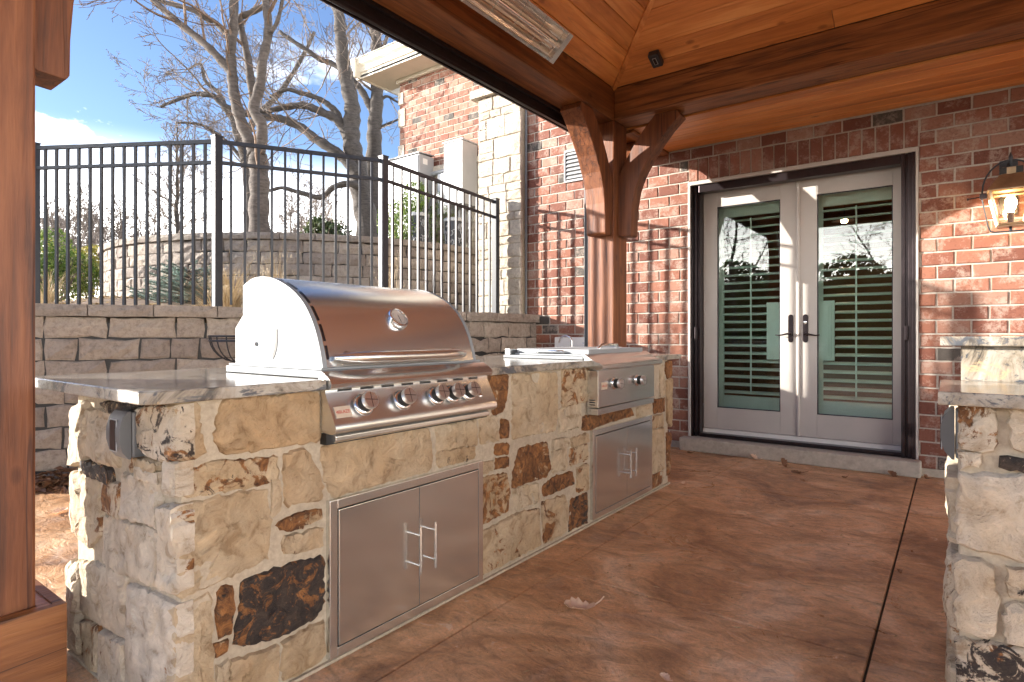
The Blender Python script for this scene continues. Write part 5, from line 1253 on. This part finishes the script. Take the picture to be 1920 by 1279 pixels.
tree('spreading_oak','bare grey oak with long limbs arching left, behind the round raised bed',
 [L_['B_trunk'],L_['B1'],L_['B2'],L_['B3'],L_['B4']],[(.29,.11),(.13,.05),(.09,.035),(.14,.04),(.09,.03)],M['bark_b'],M['twig'],q,(.8,2.6),1.0,minr=.0055)
tree('slender_oak','bare tall tree with straight grey trunk just left of the brick wing',
 [L_['C_trunk'],L_['C1'],L_['C2'],L_['C3'],L_['C4']],[(.25,.10),(.10,.05),(.05,.02),(.05,.02),(.06,.03)],M['bark_b'],M['twig'],q,(.7,2.4),.95,minr=.0055)
# hanging limb tree whose fine twigs fill the sky left of the forked tree
def P3(x,y,d):
    r=(x-960)/1107*d; return (CS*r-SN*d, SN*r+CS*d, 1.06+(628-y)*d/1107)
tree('twiggy_oak','bare oak far behind the forked tree, its fine twigs spreading left',
 [[P3(470,470,19),P3(472,400,19),P3(468,330,19),P3(455,270,19),P3(440,230,19)],[P3(450,250,19),P3(425,205,19),P3(400,180,18.8),P3(360,178,18.6),P3(330,188,18.4),P3(300,200,18.2)],[P3(430,215,19),P3(410,175,19),P3(385,150,19),P3(376,120,19),P3(350,130,19)],[P3(455,265,19.5),P3(480,220,19.5),P3(520,180,19.5),P3(560,120,19.5),P3(590,60,19.5)],[P3(468,320,19),P3(430,270,19),P3(380,235,18.5),P3(330,230,18)]],
 [(.26,.16),(.12,.04),(.09,.03),(.13,.05),(.08,.03)],M['bark_b'],M['twig'],q,(1.0,2.6),1.0,minr=.0065)
def conic(x,yb,yt,d,label,group=None,r0=.09,q=q):
    base=Vector(P3(x,yb,d)); top=Vector(P3(x+q.uniform(-4,4),yt,d)); t=thing('young_bare_tree',label,'tree',tuple(base),group)
    n=14; S=[base.lerp(top,i/n)+Vector((q.gauss(0,.03),q.gauss(0,.03),0)) for i in range(n+1)]; tr=MB().tube(S,[r0*(1-.85*i/n) for i in range(n+1)],8)
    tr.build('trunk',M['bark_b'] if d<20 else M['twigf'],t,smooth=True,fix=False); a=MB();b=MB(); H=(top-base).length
    for k in range(64 if d>20 else 46):
        f=q.uniform(.10,.97); p=base.lerp(top,f); an=q.uniform(0,6.28); el=math.radians(q.uniform(28,58)); d_=Vector((math.cos(an)*math.cos(el),math.sin(an)*math.cos(el),math.sin(el)))
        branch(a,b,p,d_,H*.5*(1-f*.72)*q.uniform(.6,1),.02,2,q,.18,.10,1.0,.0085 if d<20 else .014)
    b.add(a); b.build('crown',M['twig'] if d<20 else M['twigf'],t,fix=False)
conic(331,500,238,17,'young bare conical tree seen through the fence left of the tall middle post')
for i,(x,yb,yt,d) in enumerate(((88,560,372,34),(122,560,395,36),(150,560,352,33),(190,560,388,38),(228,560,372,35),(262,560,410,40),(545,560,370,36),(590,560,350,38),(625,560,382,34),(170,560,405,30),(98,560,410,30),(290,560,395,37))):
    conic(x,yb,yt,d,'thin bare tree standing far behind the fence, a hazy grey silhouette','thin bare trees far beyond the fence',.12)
# trees behind the camera (seen as reflections in the doors, and lighting the scene)
for i,(x,y,h) in enumerate(((-9.5,-22,9),(-2,-26,10),(6,-20,8.5),(-16,-28,11),(12,-28,10))):
    t_=[(x,y,-.05),(x+.1,y,h*.25),(x-.1,y+.1,h*.5),(x+.2,y,h*.75),(x,y,h)]
    tree('bare_yard_tree','bare yard tree mirrored in the glass of the doors',[t_,[(x,y,h*.3),(x-1.2,y,h*.5),(x-2.4,y+.2,h*.72)],[(x,y,h*.35),(x+1.3,y,h*.55),(x+2.3,y,h*.8)]],[(.15,.04),(.06,.025),(.06,.025)],M['bark_b'],M['twig'],q,(1.2,2.6),.8,'trees mirrored in the door glass',minr=.012)
def hedge():  # unseen hedge, added to darken reflections in the doors and grill hood
    t=thing('added_reflection_hedge','added evergreen hedge out of view, darkening the reflections in glass and steel','hedge',(0,-24,-.05)); s=MB()
    m=MB()
    for k in range(30000):
        x=q.uniform(-22,22); h=4.8+1.4*noise.noise(Vector((x*.35,0,0)))+.4*noise.noise(Vector((x*1.3,5,0))); y=-24+q.uniform(-.9,.5); z=q.uniform(0,1)**.8*h
        n_=Vector((q.gauss(0,.6),q.gauss(0,.6)+.6,q.gauss(0,.6)+.3)).normalized(); u=n_.orthogonal().normalized(); w_=n_.cross(u); s_=q.uniform(.11,.2); p=Vector((x,y,z)); k0=len(m.v)
        m.v+=[tuple(p-u*s_),tuple(p+w_*s_*.5),tuple(p+u*s_),tuple(p-w_*s_*.5)]; m.f.append((k0,k0+1,k0+2,k0+3))
    for k in range(44):
        x=-22+k; h=4.0+1.2*noise.noise(Vector((x*.35,0,0))); m.v+=[(x,-24.25,0),(x+1,-24.25,0),(x+1,-24.25,h),(x,-24.25,h)]; n=len(m.v); m.f.append((n-4,n-3,n-2,n-1))
    m.build('foliage',M['evergreen'],t,fix=False)
    for k in range(30): x=-21.5+1.45*k; s.tube([(x,-24.2,-.05),(x+.1,-24.2,1.6)],[.05,.02],5)
    s.build('stem',M['twig'],t,fix=False)
def leafcloud(name,mat,parent,c,rad,n,size,q,shell=.55,bumps=5,droop=0,flat=.6):
    """many leaf sized faces through an uneven volume"""
    B=[(Vector((q.gauss(0,.45),q.gauss(0,.45),q.gauss(0,.4))),q.uniform(.45,.8)) for _ in range(bumps)]+[(Vector((0,0,0)),.8)]
    m=MB(); c=Vector(c)
    for k in range(n):
        b,s=q.choice(B); v=Vector((q.gauss(0,1),q.gauss(0,1),q.gauss(0,1))).normalized()*(q.uniform(shell,1)**.6)*s+b
        p=Vector((v.x*rad[0],v.y*rad[1],v.z*rad[2]))+c
        if p.z<c.z-rad[2]*.98: continue
        nrm=(v.normalized()*flat+Vector((q.gauss(0,.6),q.gauss(0,.6),q.gauss(0,.6)+.2))).normalized(); u=nrm.orthogonal().normalized(); a=q.uniform(0,6.28); w_=nrm.cross(u); u2=u*math.cos(a)+w_*math.sin(a); w2=nrm.cross(u2); s_=size*q.uniform(.6,1.3)
        k0=len(m.v); m.v+=[tuple(p-u2*s_),tuple(p+w2*s_*.45),tuple(p+u2*s_),tuple(p-w2*s_*.45)]; m.f.append((k0,k0+1,k0+2,k0+3))
    return m.build(name,mat,parent,fix=False)
def shrub(name,label,c,rad,n,size,mat,group=None,zb=None,**k):
    zb=c[2]-rad[2] if zb is None else zb
    t=thing(name,label,'shrub',(c[0],c[1],zb),group); leafcloud('foliage',M[mat],t,c,rad,n,size,q,**k)
    s=MB()
    for j in range(9):
        a=q.uniform(0,6.28); s.tube([(c[0]+.05*math.cos(a),c[1]+.05*math.sin(a),zb),(c[0]+rad[0]*.4*math.cos(a),c[1]+rad[1]*.4*math.sin(a),c[2]-.1*rad[2]),(c[0]+rad[0]*.7*math.cos(a),c[1]+rad[1]*.7*math.sin(a),c[2]+.45*rad[2])],[.014,.009,.004],5)
    s.build('stem',M['twig'],t,fix=False); return t
x,y,z=P3(750,428,9.1); shrub('boxwood_bush','rounded bright green bush in front of the electric cabinet',(x,y,2.80),(.52,.42,.54),13000,.017,'boxwood',zb=2.28)
x,y,z=P3(106,520,9.2); shrub('dark_green_shrub','dense dark green shrub behind the left end of the fence',(x,y,1.98),(.50,.5,.62),12000,.022,'boxwood',zb=1.5)
x,y,z=P3(176,505,11); shrub('yellow_green_shrub','yellow-green feathery shrub between the dark shrub and the round block wall',(x,y,2.05),(.52,.5,.62),9000,.024,'yshrub',zb=1.55)
x,y,z=P3(70,505,9.9); shrub('yellow_green_shrub','yellow-green shrub half hidden behind the near timber post',(x,y,2.05),(.4,.4,.55),5000,.024,'yshrub',zb=1.5)
x,y,z=P3(605,425,12.2); shrub('broadleaf_shrub','olive broad-leaved shrub showing above the round wall between the trees',(x,y,2.95),(.75,.5,.55),3600,.055,'rhodo',zb=1.7,shell=.2)
hedge()
# blue spruce
def spruce(c,r,h,n,label,mat,name='dwarf_blue_spruce',size=.022,conical=False):
    t=thing(name,label,'shrub' if not conical else 'tree',tuple(c)); m=MB(); s=MB(); c=Vector(c); s.tube([c,c+Vector((0,0,h*.8))],[.03 if not conical else .12,.01],6)
    for k in range(n):
        a=q.uniform(0,6.28); f=q.random(); z=f*h*.85 if not conical else f*h
        L=r*(1-f*.55)*q.uniform(.55,1.1) if not conical else r*(1-f)*q.uniform(.7,1.1)+.1
        d=Vector((math.cos(a),math.sin(a),q.uniform(.0,.45))).normalized(); p0=c+Vector((0,0,z)); p1=p0+d*L; s.tube([p0,p1],[.008,.003],4,caps=False)
        nn=int(L/size*1.9)
        for j in range(nn):
            u=(j+.5)/nn
            if u<.25: continue
            p=p0.lerp(p1,u)
            for w_ in range(7):
                v=Vector((q.gauss(0,1),q.gauss(0,1),q.gauss(0,1)+.4)); v=(v.normalized()+d*.7).normalized()*size*q.uniform(.9,1.5); sd=v.cross(Vector((q.gauss(0,1),q.gauss(0,1),q.gauss(0,1)))).normalized()*size*.19
                k0=len(m.v); m.v+=[tuple(p-sd),tuple(p+sd),tuple(p+v)]; m.f.append((k0,k0+1,k0+2))
    m.build('foliage',M[mat],t,fix=False); s.build('stem',M['twig'],t,fix=False); return t
x,y,z=P3(352,535,6.5); spruce((x,y,1.30),.62,.55,150,'low blue-grey spruce in front of the round block wall, left of the tall fence post','spruce')
spruce((4.5,-15,-.05),1.9,5.0,260,'tall dark evergreen mirrored in the right door glass','evergreen','evergreen_tree',.10,True)
spruce((-5.5,-17,-.05),1.8,4.2,220,'shorter dark evergreen mirrored in the left door glass','evergreen','evergreen_tree',.10,True)
# dry grasses
def grass(c,n,h,spread,label,lean=(0,0)):
    t=thing('ornamental_grass',label,'grass clump',tuple(c)); m=MB(); c=Vector(c)
    for k in range(n):
        a=q.uniform(0,6.28); b=c+Vector((math.cos(a),math.sin(a),0))*q.uniform(0,.10); L=h*q.uniform(.5,1.15); o=Vector((math.cos(a)+lean[0],math.sin(a)+lean[1],0))*spread*q.uniform(.2,1.2)
        w_=Vector((-math.sin(a),math.cos(a),0))*q.uniform(.0016,.003); pts=[]
        dr=q.uniform(.2,1.0)
        for j in range(7):
            u=j/6; pts.append(b+o*u*u+Vector((q.gauss(0,.006),q.gauss(0,.006),L*(u-dr*.45*u**3))))
        k0=len(m.v)
        for j,p in enumerate(pts): ww=w_*(1-.8*j/6); m.v+=[tuple(p-ww),tuple(p+ww)]
        m.f+=[(k0+2*j,k0+2*j+1,k0+2*j+3,k0+2*j+2) for j in range(6)]
        if q.random()<.12:
            e=pts[-1]
            for j in range(8):
                v=Vector((q.gauss(0,.014),q.gauss(0,.014),q.gauss(0,.02))); k0=len(m.v); m.v+=[tuple(e+v),tuple(e+v+Vector((.008,.004,.01))),tuple(e+v+Vector((-.004,.008,.014)))]; m.f.append((k0,k0+1,k0+2))
    m.build('blades',M['straw'],t,fix=False); return t
x,y,z=P3(432,560,5.6); grass((x,y,1.22),420,.62,.42,'dry straw-coloured grass clump behind the fence, just right of its tall middle post')
x,y,z=P3(400,560,5.3); grass((x,y,1.22),110,.50,.75,'thin dry grass with long blades arching left across the blue-grey spruce',(-.9,-.5))
x,y,z=P3(88,560,6.6); grass((x,y,1.30),200,.62,.35,'sparse dry grass clump at the left end of the fence')
x,y,z=P3(730,585,5.9); grass((x,y,1.2),90,1.0,.12,'tall thin dry grass stalks beside the right-hand corner fence post')
x,y,z=P3(520,560,6.4); grass((x,y,1.25),120,.85,.2,'wispy dry grass stalks showing above the left shoulder of the grill hood')
# ---------------------------------------------------------------- leaves
def oak_leaf(c,s,rz,curl,label,mat='tanleaf',tilt=0):
    """lobed, curled leaf lying on the patio"""
    half=[(0,0),(.10,.06),(.16,.20),(.26,.30),(.22,.38),(.36,.52),(.30,.60),(.38,.74),(.24,.78),(.20,.92),(.0,1.0)]
    P=[(x,y) for x,y in half]+[(-x,y) for x,y in half[1:-1][::-1]]
    def W(x,y):
        X=x*s; Y=(y-.5)*s; Z=curl*s*(abs(x)*1.3)**1.5*1.6+curl*s*.45*abs((y-.5)*2)**2+.002
        Z+=.03*s*math.sin(x*19+y*13)
        v=Vector((X,Y,Z)); v.rotate(Matrix.Rotation(tilt,3,'X')); v.rotate(Matrix.Rotation(rz,3,'Z')); return v
    m=MB(); n=len(P); m.v=[W(x,y) for x,y in P]+[W(0,.08+.84*i/6) for i in range(7)]
    N1=len(half)
    def mid(y): return n+max(0,min(6,int((y-.08)/.84*6+.5)))
    for i in range(n):
        j=(i+1)%n; a,b=mid(P[i][1]),mid(P[j][1])
        m.f.append((i,j,b) if a==b else (i,j,b,a))
    m.tube([W(0,.02),W(.02,-.12),W(.03,-.24)],.0022*s/.09,4)
    lo=min(v[2] for v in m.v); m.v=[tuple(Vector(v)+Vector((c[0],c[1],c[2]-lo+.001))) for v in m.v]
    t=tag(m.build('oak_leaf',M[mat],fix=False),label,'leaf',None if label is None else 'dry oak leaves on the patio'); return t
oak_leaf((-1.14,1.98,0),.125,2.2,.42,'large curled tan oak leaf lying alone in the middle of the patio foreground')
oak_leaf((-1.08,5.12,0),.085,.9,.8,'brown oak leaf standing on edge at the foot of the door step','dryleaf',.9)
oak_leaf((-.93,4.93,0),.10,1.8,.25,'flat brown oak leaf lying just right of the standing leaf, below the doors','dryleaf')
oak_leaf((-1.51,4.10,0),.075,.3,.2,'tan oak leaf by the far corner of the grill island')
oak_leaf((-1.33,5.25,0),.085,1.2,.6,'curled tan oak leaf touching the front of the door step left of its middle','tanleaf',.4)
oak_leaf((-1.86,5.19,0),.06,2.1,.4,'small brown leaf at the left end of the door step','dryleaf')
oak_leaf((-.34,5.24,0),.085,.5,.5,'brown leaf at the right end of the door step','dryleaf',.3)
oak_leaf((-.70,1.74,0),.045,1.0,.35,'tan leaf at the very bottom edge of the patio')
oak_leaf((-.175,3.13,0),.032,.4,.9,'tiny black crumpled leaf beside the long patio joint','dryleaf')
oak_leaf((-.62,4.98,0),.05,2.5,.4,'tiny brown leaf below the right door','dryleaf')
oak_leaf((-4.26,1.22,0),.10,.4,.3,'tan leaf on the patio in front of the grey block wall')
oak_leaf((-.14,5.30,0),.05,1.4,.9,'brown scrap of leaf against the brick corner by the step','dryleaf',.5)
def litter(name,n,f,s0,s1,mat,label=None):
    m=MB()
    for k in range(n):
        p=Vector(f()); nrm=Vector((q.gauss(0,.45),q.gauss(0,.45),1)).normalized(); u=nrm.orthogonal().normalized(); a=q.uniform(0,6.28); w_=nrm.cross(u); u2=u*math.cos(a)+w_*math.sin(a); w2=nrm.cross(u2); s_=q.uniform(s0,s1)
        k0=len(m.v); m.v+=[tuple(p-u2*s_),tuple(p-u2*s_*.3+w2*s_*.5+nrm*s_*.3),tuple(p+u2*s_),tuple(p-w2*s_*.5+nrm*s_*.2)]; m.f.append((k0,k0+1,k0+2,k0+3))
    o=m.build(name,M[mat],fix=False); o['kind']='stuff'; return o
def fpile():
    t=q.uniform(-.35,1.25); d=abs(q.gauss(0,.11)); x=-5.17+(.66)*t; y=1.33+1.17*t
    return (x+.874*(.03+d),y-.487*(.03+d),.01+max(0,.10-d*.5)*q.random())
litter('leaf_litter',1500,fpile,.02,.05,'dryleaf')
def fter():
    t=q.random()*len(pp); i=min(len(pp)-1,int(t)); x,y=pp[i]; d=q.uniform(.18,4.2)**1.0; i2=min(i+1,len(pp)-1); a=pp[max(0,i2-1)]; b=pp[i2]; tx,ty=b[0]-a[0],b[1]-a[1]; L=math.hypot(tx,ty) or 1; nx,ny=-ty/L,tx/L
    q_=min(1,d/4); ang=math.radians(95+55*min(1,i/len(pp)*1.35)); X=x+d*(nx*(1-q_)+math.cos(ang)*q_); Y=y+d*(ny*(1-q_)+math.sin(ang)*q_)
    z=1.19+min(.3,.09*d) if d<2.4 else 1.45+(d-2.4)*.052
    return (X,Y,z+.02)
litter('mulch_litter',5200,fter,.015,.04,'straw')
def grit():
    m=MB()
    for k in range(420):
        x,y=q.uniform(-1.58,.0),q.uniform(1.2,5.25)
        s=q.uniform(.0012,.0035); a=q.uniform(0,6.28); L=q.choice((1,1,1,3,6))
        u=Vector((math.cos(a),math.sin(a),0)); w_=Vector((-u.y,u.x,0)); p=Vector((x,y,.001)); k0=len(m.v)
        m.v+=[tuple(p-u*s*L),tuple(p+w_*s),tuple(p+u*s*L),tuple(p-w_*s),tuple(p+Vector((0,0,s)))]; m.f+=[(k0,k0+1,k0+4),(k0+1,k0+2,k0+4),(k0+2,k0+3,k0+4),(k0+3,k0,k0+4)]
    o=m.build('floor_grit',M['straw'],fix=False); o['kind']='stuff'
grit()
# ---------------------------------------------------------------- market umbrella behind the camera, mirrored in the right door
um_=thing('patio_umbrella','beige patio umbrella mirrored in the right door glass','umbrella',(3.6,-6.5,-.05))
MB().tube([(3.6,-6.5,-.05),(3.6,-6.5,2.7)],.025,8).build('pole',M['bronze'],um_)
m=MB(); m.v=[(3.6,-6.5,2.75)]+[(3.6+1.5*math.cos(math.pi*k/4),-6.5+1.5*math.sin(math.pi*k/4),2.15) for k in range(8)]; m.f=[(0,1+k,1+(k+1)%8) for k in range(8)]; m.build('canopy',M['trimc'],um_,fix=False)
MB().lathe([(.28,0),(.28,.05),(.05,.09)],(3.6,-6.5,-.05),(0,0,1),20).build('base',M['concrete'],um_)
